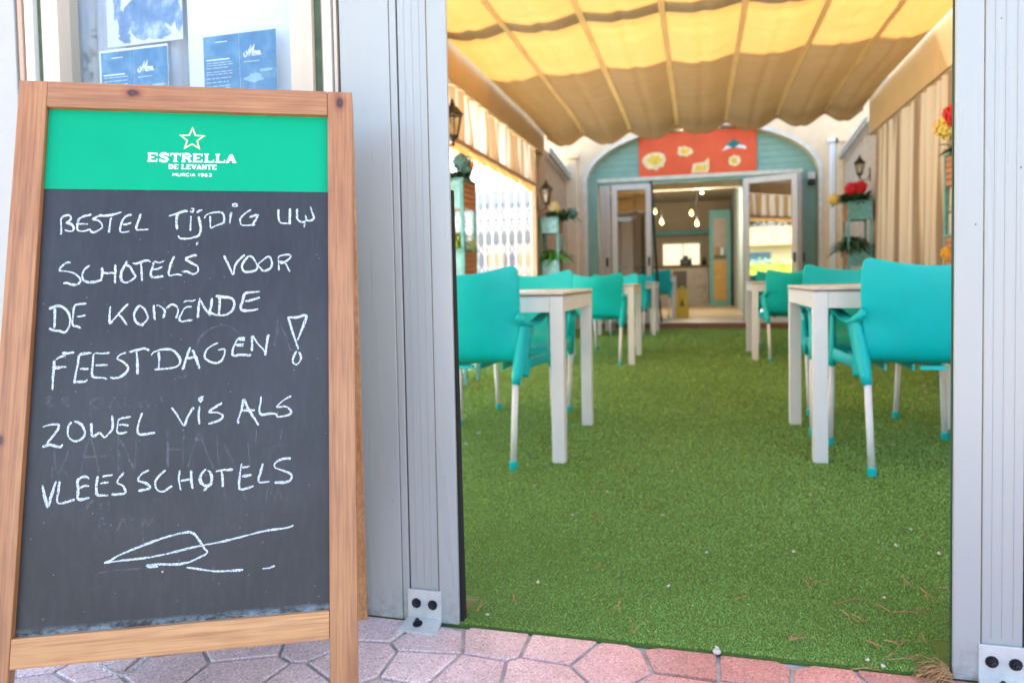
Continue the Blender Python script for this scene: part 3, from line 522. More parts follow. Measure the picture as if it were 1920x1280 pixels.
CS={"1":[[[-0.2267,0.7561],[-0.2268,0.7699],[-0.228,0.7868],[-0.2216,0.7927],[-0.2152,0.7942],[-0.2111,0.7891],[-0.2134,0.7832],[-0.2183,0.7788],[-0.2118,0.7773],[-0.2056,0.77],[-0.2072,0.7634],[-0.2149,0.7627],[-0.2214,0.7653]],[[-0.1763,0.7959],[-0.1955,0.7884],[-0.1989,0.7789],[-0.1997,0.7686],[-0.1968,0.7635],[-0.1864,0.7631],[-0.1775,0.7665]],[[-0.1975,0.7767],[-0.1813,0.7767]],[[-0.1579,0.7953],[-0.1656,0.7916],[-0.1732,0.7856],[-0.164,0.7842],[-0.1571,0.7761],[-0.1561,0.7702],[-0.1631,0.7643],[-0.1707,0.7599],[-0.1761,0.7635],[-0.1775,0.7672]],[[-0.1644,0.7931],[-0.1539,0.7931],[-0.1408,0.7947],[-0.1232,0.8008]],[[-0.1413,0.7903],[-0.1427,0.7777],[-0.1439,0.7599]],[[-0.105,0.795],[-0.1143,0.7934],[-0.1193,0.7874],[-0.1235,0.7763],[-0.1242,0.7622],[-0.1169,0.7607],[-0.1077,0.763]],[[-0.1202,0.7763],[-0.1136,0.7763],[-0.1058,0.7801]],[[-0.0891,0.7973],[-0.0926,0.7839],[-0.0967,0.769],[-0.0946,0.7657],[-0.0839,0.7657],[-0.0739,0.7668]],[[-0.0385,0.7932],[-0.0257,0.7978],[-0.0068,0.8047]],[[-0.023,0.7978],[-0.0246,0.7827],[-0.0228,0.767]],[[-0.0211,0.7543],[-0.0161,0.7483],[-0.0053,0.7483]],[[-0.0164,0.801],[-0.0042,0.8042]],[[-0.0008,0.8034],[0.0041,0.8012],[0.0059,0.8088],[0.0011,0.8088]],[[0.0116,0.8005],[0.0163,0.8043],[0.0218,0.8059]],[[0.0015,0.7936],[0.0012,0.7785],[0.001,0.7635]],[[0.0153,0.7929],[0.0176,0.7816],[0.0199,0.771],[0.0182,0.7575],[0.0122,0.7522],[-0.0041,0.7482],[-0.015,0.7492]],[[0.0264,0.7885],[0.029,0.7953],[0.0413,0.8007],[0.0579,0.8009],[0.0623,0.791],[0.0611,0.7803],[0.0501,0.7757],[0.0385,0.7689]],[[0.0366,0.7938],[0.0368,0.7817],[0.0378,0.7696]],[[0.076,0.8025],[0.0741,0.7926],[0.0733,0.7789]],[[0.0779,0.8133],[0.0785,0.8179],[0.0855,0.8187],[0.0863,0.8149],[0.08,0.8133]],[[0.1124,0.8074],[0.1026,0.8004],[0.093,0.7896],[0.0931,0.7797],[0.0974,0.7752],[0.1206,0.7763]],[[0.1098,0.7916],[0.1253,0.796],[0.1156,0.7768]],[[0.1646,0.8086],[0.1639,0.7978],[0.1665,0.7839],[0.1723,0.7796],[0.1837,0.7801]],[[0.1864,0.8104],[0.1862,0.7949],[0.1859,0.7775]],[[0.2005,0.8097],[0.2001,0.7981],[0.2006,0.7887],[0.2081,0.7826],[0.2153,0.7834],[0.2175,0.7888],[0.216,0.7966]],[[0.2175,0.7873],[0.2225,0.785],[0.2298,0.7874],[0.2324,0.7936],[0.2283,0.8045],[0.2257,0.8146]],[[0.2146,0.7811],[0.2136,0.7718]]],"2":[[[-0.2072,0.7018],[-0.2155,0.7011],[-0.2251,0.6904],[-0.2249,0.6864],[-0.2108,0.6849],[-0.1978,0.6795],[-0.1897,0.6715],[-0.1893,0.6644],[-0.1967,0.6595],[-0.2044,0.6603],[-0.211,0.6632],[-0.2179,0.6625]],[[-0.1742,0.6966],[-0.1828,0.6887],[-0.1862,0.6787],[-0.1838,0.6686],[-0.1765,0.6643],[-0.1637,0.6648],[-0.1547,0.6676]],[[-0.1526,0.6921],[-0.1521,0.6798],[-0.1534,0.6662]],[[-0.1521,0.6813],[-0.13,0.6814]],[[-0.1301,0.6978],[-0.1296,0.6796],[-0.1292,0.6616]],[[-0.1094,0.7042],[-0.1142,0.694],[-0.119,0.6825],[-0.1192,0.6709],[-0.1156,0.6644],[-0.1077,0.6628],[-0.1001,0.6678],[-0.0938,0.675],[-0.0994,0.6838],[-0.105,0.694],[-0.113,0.6969]],[[-0.1,0.7005],[-0.0947,0.699],[-0.083,0.7033],[-0.0724,0.7055],[-0.0683,0.7025]],[[-0.0849,0.7012],[-0.0836,0.6836],[-0.0822,0.6655]],[[-0.0444,0.7046],[-0.0523,0.701],[-0.0617,0.7025],[-0.0647,0.6923],[-0.0675,0.6777],[-0.0646,0.6726],[-0.0541,0.6732],[-0.0448,0.6746]],[[-0.0639,0.6879],[-0.0546,0.6893],[-0.0467,0.6936]],[[-0.0266,0.7134],[-0.0322,0.6979],[-0.0356,0.6803],[-0.0341,0.6752],[-0.0222,0.678],[-0.0114,0.6757]],[[-0.0116,0.6838],[-0.0035,0.683]],[[0.0144,0.7156],[0.0036,0.7134],[-0.0057,0.7076],[0.004,0.7008],[0.0164,0.6926],[0.0179,0.6867],[0.014,0.6801],[0.0073,0.678],[-0.0023,0.6832],[-0.0117,0.6833]],[[0.0637,0.7147],[0.0709,0.699],[0.081,0.6766],[0.0835,0.69],[0.0888,0.7019],[0.1018,0.7161]],[[0.1095,0.7138],[0.1013,0.7033],[0.097,0.6944],[0.0995,0.6846],[0.1044,0.6816],[0.1182,0.683],[0.1251,0.6882],[0.1243,0.6972],[0.1165,0.7108],[0.1095,0.7138]],[[0.1257,0.6949],[0.132,0.7017],[0.1459,0.7122],[0.1523,0.7031],[0.1524,0.694],[0.1475,0.6865],[0.1378,0.6836],[0.1321,0.6882],[0.1264,0.6949]],[[0.1658,0.6842],[0.1657,0.6985],[0.1653,0.7113],[0.1755,0.7151],[0.1854,0.7158],[0.1883,0.7112],[0.1798,0.7029],[0.17,0.6985],[0.1685,0.7022],[0.177,0.6999],[0.1813,0.6923],[0.187,0.6817]],[[0.0151,0.7425],[0.0133,0.735]]],"3":[[[-0.239,0.6146],[-0.2311,0.6186],[-0.2209,0.62],[-0.2102,0.6125],[-0.2037,0.6009],[-0.2024,0.5894],[-0.2054,0.5764],[-0.2109,0.5701],[-0.2199,0.5735],[-0.2302,0.5746],[-0.237,0.5788]],[[-0.2288,0.6161],[-0.2285,0.5981],[-0.2282,0.5786]],[[-0.1767,0.6238],[-0.1871,0.6228],[-0.1965,0.6191],[-0.1978,0.6008],[-0.1986,0.5877],[-0.1961,0.5819],[-0.1894,0.5813],[-0.1841,0.5776]],[[-0.1918,0.5994],[-0.1844,0.5997],[-0.1768,0.6024]],[[-0.1352,0.6178],[-0.136,0.6013],[-0.1345,0.5847]],[[-0.1044,0.6223],[-0.116,0.6092],[-0.1345,0.5847]],[[-0.1217,0.601],[-0.1155,0.5976],[-0.105,0.5817]],[[-0.0852,0.6187],[-0.0917,0.6088],[-0.0936,0.5988],[-0.0894,0.5871],[-0.0816,0.582],[-0.0741,0.5868],[-0.0691,0.595],[-0.0717,0.6034],[-0.0782,0.6144],[-0.086,0.619]],[[-0.0757,0.5868],[-0.0784,0.5786]],[[-0.06,0.6191],[-0.0587,0.6048],[-0.0567,0.5898]],[[-0.0553,0.6182],[-0.0491,0.6172],[-0.0403,0.6079],[-0.0422,0.5937]],[[-0.0374,0.6112],[-0.0291,0.6194],[-0.0197,0.6159],[-0.0164,0.6074],[-0.0198,0.5924]],[[0.014,0.6281],[0.007,0.6256],[-0.0008,0.6266],[-0.007,0.6233]],[[0.0073,0.6146],[-0.0005,0.6148],[-0.0059,0.6106],[-0.011,0.6006],[-0.0139,0.5923],[-0.0099,0.5868],[0.0095,0.5893]],[[0.0218,0.6314],[0.0198,0.6136],[0.0188,0.5933]],[[0.0218,0.6288],[0.0292,0.6151],[0.0414,0.5971]],[[0.0438,0.6311],[0.0426,0.6166],[0.0405,0.6048],[0.0453,0.6004],[0.058,0.5973],[0.0722,0.5991],[0.0816,0.6074],[0.0846,0.6185],[0.0821,0.6262],[0.0748,0.6315],[0.0501,0.6344]],[[0.0573,0.6317],[0.0576,0.6147],[0.0564,0.5985]],[[0.1309,0.6428],[0.1147,0.6412],[0.1035,0.6388],[0.0989,0.6225],[0.0959,0.6106],[0.1008,0.6057],[0.1168,0.606],[0.1281,0.6084]],[[0.1037,0.6238],[0.1182,0.6265],[0.1307,0.6315]]],"4":[[[-0.2065,0.528],[-0.2158,0.5251],[-0.2228,0.5205]],[[-0.2133,0.533],[-0.2031,0.5319],[-0.1921,0.5332]],[[-0.225,0.5197],[-0.2249,0.5046],[-0.2254,0.4887],[-0.2249,0.4657]],[[-0.2282,0.5066],[-0.2163,0.5067],[-0.2039,0.5068]],[[-0.2249,0.5046],[-0.2147,0.505]],[[-0.1634,0.5316],[-0.1751,0.5303],[-0.1838,0.5273],[-0.1852,0.5113],[-0.188,0.4938],[-0.1893,0.4763]],[[-0.1811,0.5024],[-0.1664,0.5019]],[[-0.1886,0.4787],[-0.1799,0.4792],[-0.1711,0.4789],[-0.1681,0.4828]],[[-0.1322,0.5311],[-0.1455,0.5295],[-0.1588,0.5295],[-0.1602,0.5105],[-0.1608,0.4929],[-0.1568,0.4864],[-0.1435,0.4851],[-0.1345,0.4824]],[[-0.1556,0.508],[-0.1446,0.5085],[-0.1349,0.5082]],[[-0.1037,0.5303],[-0.1141,0.527],[-0.119,0.5198],[-0.109,0.513],[-0.1004,0.5039],[-0.1023,0.4942],[-0.1124,0.4857],[-0.1227,0.4836],[-0.1302,0.4855]],[[-0.1,0.5315],[-0.0873,0.5336],[-0.0739,0.5373],[-0.0646,0.533]],[[-0.0865,0.5311],[-0.0842,0.5098],[-0.0834,0.4895]],[[-0.0612,0.5239],[-0.0584,0.5287],[-0.0449,0.5341],[-0.0265,0.5336],[-0.0155,0.5242],[-0.0098,0.5133],[-0.0133,0.5036],[-0.027,0.4991],[-0.0543,0.4975]],[[-0.0485,0.5301],[-0.0465,0.5152],[-0.0474,0.4973]],[[-0.005,0.4959],[-0.0008,0.5122],[0.007,0.5376]],[[0.011,0.5325],[0.0176,0.5166],[0.0251,0.4958]],[[0.0006,0.5171],[0.0098,0.5185],[0.0207,0.5174]],[[0.0022,0.5154],[0.0122,0.5168]],[[0.0567,0.5447],[0.0451,0.5391],[0.0359,0.531],[0.0331,0.5178],[0.041,0.5102],[0.0536,0.506],[0.0644,0.512],[0.0688,0.531],[0.0562,0.5305]],[[0.1048,0.5524],[0.0937,0.5521],[0.0882,0.5447],[0.0837,0.5331],[0.0823,0.5214],[0.0863,0.5188],[0.0942,0.5203],[0.1164,0.5196]],[[0.0921,0.5505],[0.1048,0.5485]],[[0.0875,0.5397],[0.1034,0.541]],[[0.0891,0.5383],[0.1026,0.5373]],[[0.1179,0.5271],[0.118,0.5423],[0.1183,0.5558],[0.1289,0.5403],[0.1394,0.5282],[0.1435,0.5197]],[[0.1479,0.5585],[0.1449,0.5416],[0.1419,0.5181]],[[0.1825,0.5911],[0.1997,0.5907],[0.2178,0.5938],[0.2129,0.5758],[0.2015,0.5452]],[[0.1842,0.5902],[0.19,0.5694],[0.1982,0.5436],[0.2032,0.5282]],[[0.1999,0.5249],[0.1935,0.5115],[0.1935,0.5031],[0.2,0.4987],[0.2065,0.5061],[0.2081,0.5162],[0.2032,0.5231]]],"5":[[[-0.2371,0.4004],[-0.2254,0.4039],[-0.2119,0.4033],[-0.2122,0.3952],[-0.2212,0.3818],[-0.2288,0.3709]],[[-0.2359,0.3652],[-0.2234,0.3682],[-0.2067,0.3634],[-0.2028,0.368]],[[-0.191,0.4073],[-0.1957,0.3969],[-0.1951,0.3838],[-0.1894,0.3754],[-0.1817,0.3726],[-0.1713,0.377],[-0.1672,0.3858],[-0.1708,0.3974],[-0.1788,0.4059],[-0.1865,0.4079]],[[-0.1575,0.4041],[-0.1569,0.3918],[-0.1536,0.3794],[-0.1436,0.3855],[-0.1349,0.3774],[-0.129,0.3823],[-0.1218,0.3935],[-0.1235,0.4158]],[[-0.0917,0.412],[-0.1025,0.4108],[-0.1116,0.4079],[-0.1135,0.3964],[-0.1138,0.3865],[-0.1091,0.383],[-0.0968,0.3852]],[[-0.1112,0.3979],[-0.1035,0.3989],[-0.0949,0.3964]],[[-0.0724,0.4186],[-0.0766,0.4047],[-0.0792,0.3915],[-0.0757,0.3795],[-0.0492,0.3818]],[[-0.0224,0.4263],[-0.0124,0.4116],[0.0,0.3926],[0.0052,0.4058],[0.0159,0.4255]],[[0.0263,0.4268],[0.0251,0.4117],[0.0266,0.3931]],[[0.0339,0.4444],[0.0252,0.4404],[0.0277,0.4344],[0.0308,0.4385],[0.0267,0.4412]],[[0.0658,0.4312],[0.0546,0.424],[0.0435,0.4151],[0.058,0.4136],[0.0679,0.4073],[0.0616,0.3991],[0.0424,0.3932]],[[0.0958,0.3916],[0.0949,0.3985],[0.1003,0.4153],[0.1049,0.4356],[0.11,0.4234],[0.1201,0.4059],[0.1319,0.3866]],[[0.1003,0.4153],[0.1118,0.4148],[0.1249,0.4151]],[[0.1354,0.4405],[0.1347,0.4276],[0.1324,0.4156],[0.1366,0.406],[0.1515,0.408],[0.1639,0.4057],[0.1656,0.3996]],[[0.1905,0.4392],[0.1763,0.4319],[0.1647,0.4195],[0.1797,0.4197],[0.1898,0.4115],[0.1865,0.4039],[0.1656,0.4005]]],"6":[[[-0.232,0.2986],[-0.2273,0.2802],[-0.2211,0.261],[-0.2163,0.2811],[-0.2102,0.3044]],[[-0.2043,0.3041],[-0.2056,0.2867],[-0.2045,0.2662],[-0.178,0.2708]],[[-0.1566,0.3053],[-0.162,0.3096],[-0.1745,0.3047],[-0.1737,0.288],[-0.1721,0.2712],[-0.1542,0.2725]],[[-0.1715,0.2894],[-0.1643,0.2938],[-0.1559,0.2925]],[[-0.1417,0.3092],[-0.1441,0.2974],[-0.1435,0.283],[-0.1409,0.2764],[-0.1235,0.2746]],[[-0.1348,0.308],[-0.1175,0.3102]],[[-0.1381,0.2962],[-0.1238,0.2978]],[[-0.0993,0.3133],[-0.1101,0.297],[-0.1007,0.2908],[-0.0949,0.28],[-0.097,0.2761],[-0.1183,0.2758]],[[-0.057,0.3149],[-0.0692,0.3091],[-0.0749,0.2981],[-0.0624,0.2925],[-0.0544,0.2832],[-0.0742,0.2796]],[[-0.029,0.3134],[-0.0411,0.3027],[-0.0462,0.2916],[-0.0419,0.2792],[-0.0309,0.2761],[-0.0172,0.285]],[[-0.0287,0.2781],[-0.0173,0.2847]],[[-0.0048,0.3117],[-0.0059,0.2954],[-0.0022,0.2765]],[[-0.0035,0.2929],[0.0145,0.2951]],[[0.0149,0.3106],[0.0154,0.2942],[0.0181,0.2777]],[[0.0402,0.3117],[0.0317,0.3015],[0.0312,0.29],[0.0385,0.2822],[0.048,0.2825],[0.0509,0.2954],[0.0475,0.3055],[0.0427,0.3091]],[[0.0465,0.2818],[0.0372,0.2725]],[[0.0571,0.3058],[0.065,0.3078],[0.0875,0.3082]],[[0.0674,0.3077],[0.0693,0.2927],[0.0701,0.2779]],[[0.1026,0.3182],[0.1004,0.3059],[0.099,0.2927],[0.0984,0.2795],[0.1025,0.271],[0.1242,0.2763]],[[0.1027,0.3107],[0.1165,0.3124]],[[0.103,0.2949],[0.1207,0.2964]],[[0.14,0.3162],[0.1369,0.3021],[0.1331,0.2832],[0.1526,0.2829]],[[0.1902,0.3227],[0.1753,0.3227],[0.1621,0.3158],[0.1622,0.3074],[0.1771,0.3007],[0.1903,0.2941],[0.192,0.2873],[0.1838,0.2803],[0.1608,0.28]]],"7":[[[-0.1251,0.1598],[-0.1149,0.1625],[-0.1015,0.1705],[-0.0707,0.1817],[-0.036,0.1928],[-0.0097,0.1991],[0.0099,0.2018],[0.0206,0.1997],[0.0299,0.1889],[0.0392,0.1736],[0.0458,0.164],[0.0325,0.1568],[0.0148,0.1499],[-0.0064,0.1479],[-0.0346,0.1501],[-0.0556,0.1499],[-0.052,0.147],[-0.0363,0.1466]],[[-0.1251,0.1592],[-0.0959,0.1611],[-0.0526,0.1632],[-0.0176,0.1678],[0.0177,0.1743],[0.0392,0.1773],[0.0716,0.1814],[0.1079,0.188],[0.1447,0.1947],[0.1839,0.1977],[0.1951,0.2016]],[[0.0115,0.1408],[0.033,0.1367],[0.0582,0.1311],[0.0834,0.1297],[0.1079,0.1294]],[[0.1408,0.1289],[0.1528,0.1292],[0.1629,0.1321]],[[-0.0303,0.1372],[-0.0275,0.137]]]}
GS=[[[-0.2169,0.3591],[-0.2073,0.3185],[-0.1889,0.3673]],[[-0.1593,0.3789],[-0.1669,0.3484],[-0.1706,0.3165]],[[-0.1578,0.3788],[-0.1488,0.3491],[-0.1412,0.3164]],[[-0.1667,0.3436],[-0.1273,0.3439]],[[-0.1112,0.3798],[-0.1093,0.3146]],[[-0.1086,0.3731],[-0.0952,0.3463],[-0.0832,0.3148]],[[-0.0811,0.38],[-0.0817,0.3147]],[[-0.0281,0.3825],[-0.026,0.3165]],[[-0.2318,0.4376],[-0.2341,0.4525],[-0.2252,0.4538],[-0.2307,0.4458],[-0.2228,0.4389],[-0.2317,0.436]],[[-0.2075,0.4334],[-0.2083,0.4498],[-0.1977,0.4494],[-0.2049,0.4415],[-0.1954,0.4345]],[[-0.1457,0.4474],[-0.1579,0.4446],[-0.1588,0.433],[-0.1449,0.4291]],[[-0.1295,0.4285],[-0.1211,0.4481],[-0.111,0.4294]],[[-0.1032,0.4291],[-0.1023,0.4457],[-0.0913,0.4436],[-0.1004,0.4373],[-0.0908,0.4286]],[[-0.0788,0.4431],[-0.0751,0.4279],[-0.0678,0.441],[-0.0626,0.4274],[-0.0569,0.4439]],[[-0.05,0.4286],[-0.0427,0.4451],[-0.0359,0.4297]],[[-0.2183,0.3303],[-0.2171,0.308]],[[-0.2018,0.3262],[-0.1905,0.3096]],[[-0.1591,0.2491],[-0.1553,0.263],[-0.145,0.2672]],[[-0.1342,0.2617],[-0.1367,0.2492]],[[-0.1223,0.2641],[-0.123,0.2467]],[[-0.0281,0.3822],[-0.0253,0.3178]],[[0.0002,0.3859],[-0.0002,0.3164]],[[-0.0263,0.3507],[-0.0011,0.3494]],[[0.0259,0.3797],[0.0163,0.3468],[0.0078,0.3127]],[[0.03,0.3728],[0.0403,0.3423],[0.0538,0.3101]],[[0.0158,0.3668],[0.0366,0.3641]],[[0.0588,0.3748],[0.0594,0.3463],[0.0632,0.3162]],[[0.0705,0.3541],[0.0839,0.3267],[0.0973,0.2977]],[[0.1126,0.3587],[0.1164,0.3183]],[[0.1286,0.3817],[0.1257,0.3513]],[[0.1749,0.3795],[0.1685,0.3492]],[[0.1553,0.3465],[0.1817,0.3469]],[[0.1465,0.2453],[0.1479,0.2666],[0.156,0.2645]],[[0.1627,0.2459],[0.1674,0.2671],[0.1757,0.2484]],[[0.1904,0.269],[0.1872,0.2526]],[[0.0597,0.2573],[0.0722,0.2663],[0.0757,0.2514]],[[0.1075,0.2641],[0.1093,0.2476]],[[0.0186,0.5398],[0.0244,0.5563],[0.0443,0.5726],[0.071,0.5771],[0.0935,0.5631]],[[-0.0169,0.4849],[-0.0061,0.4805],[0.0045,0.4875]],[[0.1625,0.5564],[0.1638,0.5906]],[[0.1578,0.5362],[0.1705,0.5699],[0.1902,0.5251]],[[-0.1378,0.2117],[-0.132,0.2366],[-0.1257,0.2109]],[[-0.1067,0.2114],[-0.0971,0.2325],[-0.0892,0.2083]],[[-0.0831,0.2316],[-0.0804,0.2077]],[[-0.0646,0.2048],[-0.0637,0.2284],[-0.0546,0.2187],[-0.0479,0.2292]],[[-0.1346,0.1436],[-0.0867,0.1452],[-0.0168,0.1433]],[[-0.0626,0.1974],[-0.0625,0.172]],[[0.0579,0.1411],[0.0567,0.1158]]]
rr=random.Random(3); kk=[0]
for key in sorted(CS):
    grp=[]
    for st in CS[key]:                      # strokes that touch make one letter
        hit=[g_ for g_ in grp if min(math.hypot(a[0]-b[0],a[1]-b[1]) for s_ in g_ for a in s_ for b in st)<(.009 if key!='7' else .02)]
        for g_ in hit: grp.remove(g_)
        grp.append(sum(hit,[])+[st])
    for g_ in grp:
        m=MB()
        for st in g_:
            kk[0]+=1; lift=.0136-.000004*kk[0]
            wd=.0037*rr.uniform(.85,1.15)*(.85 if key=='7' else 1)
            ribbon(m,st,wd,lambda u,v_:(u,lift,v_),jit=.22,rr=rr)
        m.build('chalk_sketch' if key=='7' else 'chalk_letter',CHALK,board)
m=MB()
for st in GS:
    kk[0]+=1; lift=.0138-.0000005*kk[0]; ribbon(m,st,.0032,lambda u,v_:(u,lift,v_),jit=.3,rr=rr)
m.build('rubbed_out_writing',GHOST,board)['kind']='stuff'
# printed header: outlined star and slab-serif lettering
STAR=mat('cream_star_print',(.70,.68,.36),rough=.5,var=.02)
def P3(u,v_,k=0): return (u,.0124-.00002*k,v_)
pts=[]
for k in range(10):
    a=math.pi/2+k*math.pi/5; r=.0272 if k%2==0 else .0118; pts.append((r*math.cos(a)*.97,.9507+r*math.sin(a)))
m=MB(); inn=[(x*.70,(z-.9507)*.70+.9507) for x,z in pts]
m.add([P3(*p) for p in pts]+[P3(*p) for p in inn],[(k,10+k,10+(k+1)%10,(k+1)%10) for k in range(10)])
m.build('star_outline',STAR,board)
def text(s,x0,x1,z0,z1,serif,thick,name):
    """letters from strokes on a 0..1 grid, as flat print"""
    G={'E':([((.2,0),(.2,1)),((.2,.94),(.9,.94)),((.2,.5),(.66,.5)),((.2,.06),(.9,.06))],[(.0,.4,0),(.0,.4,1),(.9,.0,'vt'),(.9,.0,'vb')]),
       'S':([((.86,.80),(.6,.97),(.3,.95),(.14,.76),(.3,.58),(.7,.46),(.86,.26),(.7,.05),(.35,.03),(.13,.22))],[(.9,.0,'vt'),(.1,.0,'vbl')]),
       'T':([((.5,0),(.5,1)),((.04,.94),(.96,.94))],[(.28,.72,0),(.04,.0,'vt'),(.96,.0,'vt')]),
       'R':([((.2,0),(.2,1)),((.2,.94),(.65,.94),(.84,.74),(.65,.5),(.2,.5)),((.55,.5),(.72,.3),(.8,.06),(.98,.06))],[(.0,.4,0),(.0,.3,1)]),
       'L':([((.25,0),(.25,1)),((.25,.06),(.95,.06))],[(.02,.48,0),(.02,.48,1),(.95,.0,'vb')]),
       'A':([((.12,0),(.5,1)),((.5,1),(.86,0)),((.25,.3),(.75,.3))],[(.0,.3,0),(.64,1.02,0)]),
       'D':([((.2,0),(.2,1)),((.2,.94),(.6,.92),(.86,.65),(.86,.35),(.6,.08),(.2,.06))],[(.0,.3,0),(.0,.3,1)]),
       'V':([((.12,1),(.5,0)),((.5,0),(.88,1))],[(.0,.32,1),(.68,1,1)]),
       'N':([((.18,0),(.18,1)),((.18,1),(.82,0)),((.82,0),(.82,1))],[(.04,.34,0),(.0,.3,1),(.68,.98,1)]),
       'M':([((.12,0),(.12,1)),((.12,1),(.5,.3)),((.5,.3),(.88,1)),((.88,0),(.88,1))],[]),
       'U':([((.15,1),(.15,.3),(.35,.05),(.65,.05),(.85,.3),(.85,1))],[]),
       'C':([((.88,.78),(.65,.96),(.35,.94),(.12,.6),(.12,.4),(.35,.05),(.65,.04),(.88,.22))],[]),
       'I':([((.5,0),(.5,1))],[]),'1':([((.55,0),(.55,1)),((.3,.8),(.55,1))],[]),
       '9':([((.3,.02),(.7,.1),(.85,.5),(.8,.85),(.5,.97),(.2,.8),(.25,.5),(.6,.42),(.84,.6))],[]),
       '6':([((.75,.97),(.35,.88),(.14,.5),(.2,.15),(.5,.03),(.82,.2),(.78,.5),(.45,.58),(.16,.4))],[]),
       '3':([((.15,.85),(.45,.97),(.8,.8),(.7,.58),(.4,.52),(.75,.46),(.86,.2),(.5,.02),(.12,.15))],[])}
    wd={'I':.45,'1':.6,' ':.45,'M':1.15}; tot=sum(wd.get(c,1) for c in s); u=x0; H_=z1-z0; k=0
    for c in s:
        m=MB()
        w_=(x1-x0)*wd.get(c,1)/tot
        if c in G:
            inn=w_*.92
            for st in G[c][0]:
                k+=1; vert=abs(st[0][0]-st[-1][0])*inn<abs(st[0][1]-st[-1][1])*H_*1.2 or len(st)>2
                ribbon(m,[(u+a*inn,z0+b*H_*.94+H_*.03) for a,b in st],thick*(1.0 if vert else .62),lambda a,b:P3(a,b,k))
            if serif:
                for a,b,w2 in G[c][1]:
                    k+=1
                    if w2 in (0,1):
                        zc=z0+(0.06 if w2==0 else .94)*H_; hh=.07*H_
                        m.add([P3(u+a*inn,zc-hh,k),P3(u+b*inn,zc-hh,k),P3(u+b*inn,zc+hh,k),P3(u+a*inn,zc+hh,k)],[(0,1,2,3)])
                    else:
                        up_='t' in w2; za,zb_=(z0+.66*H_,z0+H_) if up_ else (z0,z0+.34*H_); hw=.05*inn
                        m.add([P3(u+a*inn-hw,za,k),P3(u+a*inn+hw,za,k),P3(u+a*inn+hw,zb_,k),P3(u+a*inn-hw,zb_,k)],[(0,1,2,3)])
            m.build(name,PRW,board)
        u+=w_
text('ESTRELLA',-.0810,.0850,.9025,.9208,True,.0052,'printed_letter')
text('DE LEVANTE',-.0420,.0480,.8880,.8980,True,.0028,'printed_letter')
text('MURCIA 1963',-.0345,.0395,.8735,.8802,False,.0017,'printed_letter')
# rear leg frame, hinged at the top
inv=Mb.inverted()
def W2L(p): return inv@Vector(p)
for sx,foot in ((-1,(-1.326,1.251,.0)),(1,(-.764,1.514,.0))):
    top=Mb@Vector((sx*.31,Tk+.004,H-.012)); f=Vector(foot); a=Vector((RX.x,RX.y,0)).normalized()*(-sx*.048); d=Vector((-.424,.906,0))*.022
    m=MB(); q=[]
    for base in (f,top):
        for vv in (Vector((0,0,0)),a,a+d,d): q.append(W2L(base+vv))
    m.add(q,[(0,1,2,3),(7,6,5,4),(0,4,5,1),(1,5,6,2),(2,6,7,3),(3,7,4,0)])
    kp=W2L(Vector((-.735,1.468,.425)))
    m.build('rear_post',wood('rear_pine',*WD,axis=2,knots=[(kp.x+.01,0,kp.z,.008)] if sx>0 else ()),board,bevel=.0015)
def rear_pt(u,t): # u across -.31...31, t 0 top ..1 foot
    top=Mb@Vector((u,Tk+.004,H-.012)); ft=Vector((-1.045,1.3825,0))+Vector((RX.x,RX.y,0)).normalized()*u
    return top.lerp(ft,t)
for t0,t1,nm in ((.0,.05,'rear_rail'),(.84,.89,'rear_rail')):
    d=Vector((-.424,.906,0))*.018; q=[W2L(rear_pt(u,t)+o) for o in (Vector(),d) for t in (t1,t0) for u in (-.2615,.2615)]
    MB().add(q,[(0,1,3,2),(4,6,7,5),(0,4,5,1),(2,3,7,6),(0,2,6,4),(1,5,7,3)]).build(nm,wood('rear_rail_pine',*WD,axis=0),board)
d=Vector((-.424,.906,0)); q=[W2L(rear_pt(u,t)+o) for o in (d*.006,d*.010) for t in (.845,.045) for u in (-.2625,.2625)]
MB().add(q,[(0,1,3,2),(4,6,7,5),(0,4,5,1),(2,3,7,6),(0,2,6,4),(1,5,7,3)]).build('rear_panel',mat('rear_slate',(.03,.03,.035),rough=.5),board)
# hinge chain
CH=mat('chain_steel',(.72,.74,.75),rough=.35,metal=.3,scale=60)
A=Mb@Vector((-.146,.022,.012)); B=rear_pt(-.10,.865)
Ch=MB(); N=38; prev=None
def catp(t): 
    p=A.lerp(B,t); return p+Vector((0,0,-.115*4*t*(1-t)))
for i in range(N):
    t=(i+.5)/N; p=catp(t); tn=(catp(t+.01)-catp(t-.01)).normalized(); s_=tn.cross(Vector((0,0,1))).normalized(); b_=tn.cross(s_)
    if i%2: s_,b_=b_,s_
    ring=[]; L_=.0085; w_=.0042
    loop=[p+tn*(L_*math.cos(k*2*math.pi/12))+s_*(w_*math.sin(k*2*math.pi/12)) for k in range(12)]
    loop.append(loop[0]); 
    Ch.sweep([W2L(x) for x in loop],.0016,n=5,side=inv.to_3x3()@b_,cap=False)
o=Ch.build('chain',CH,board,smooth=True)

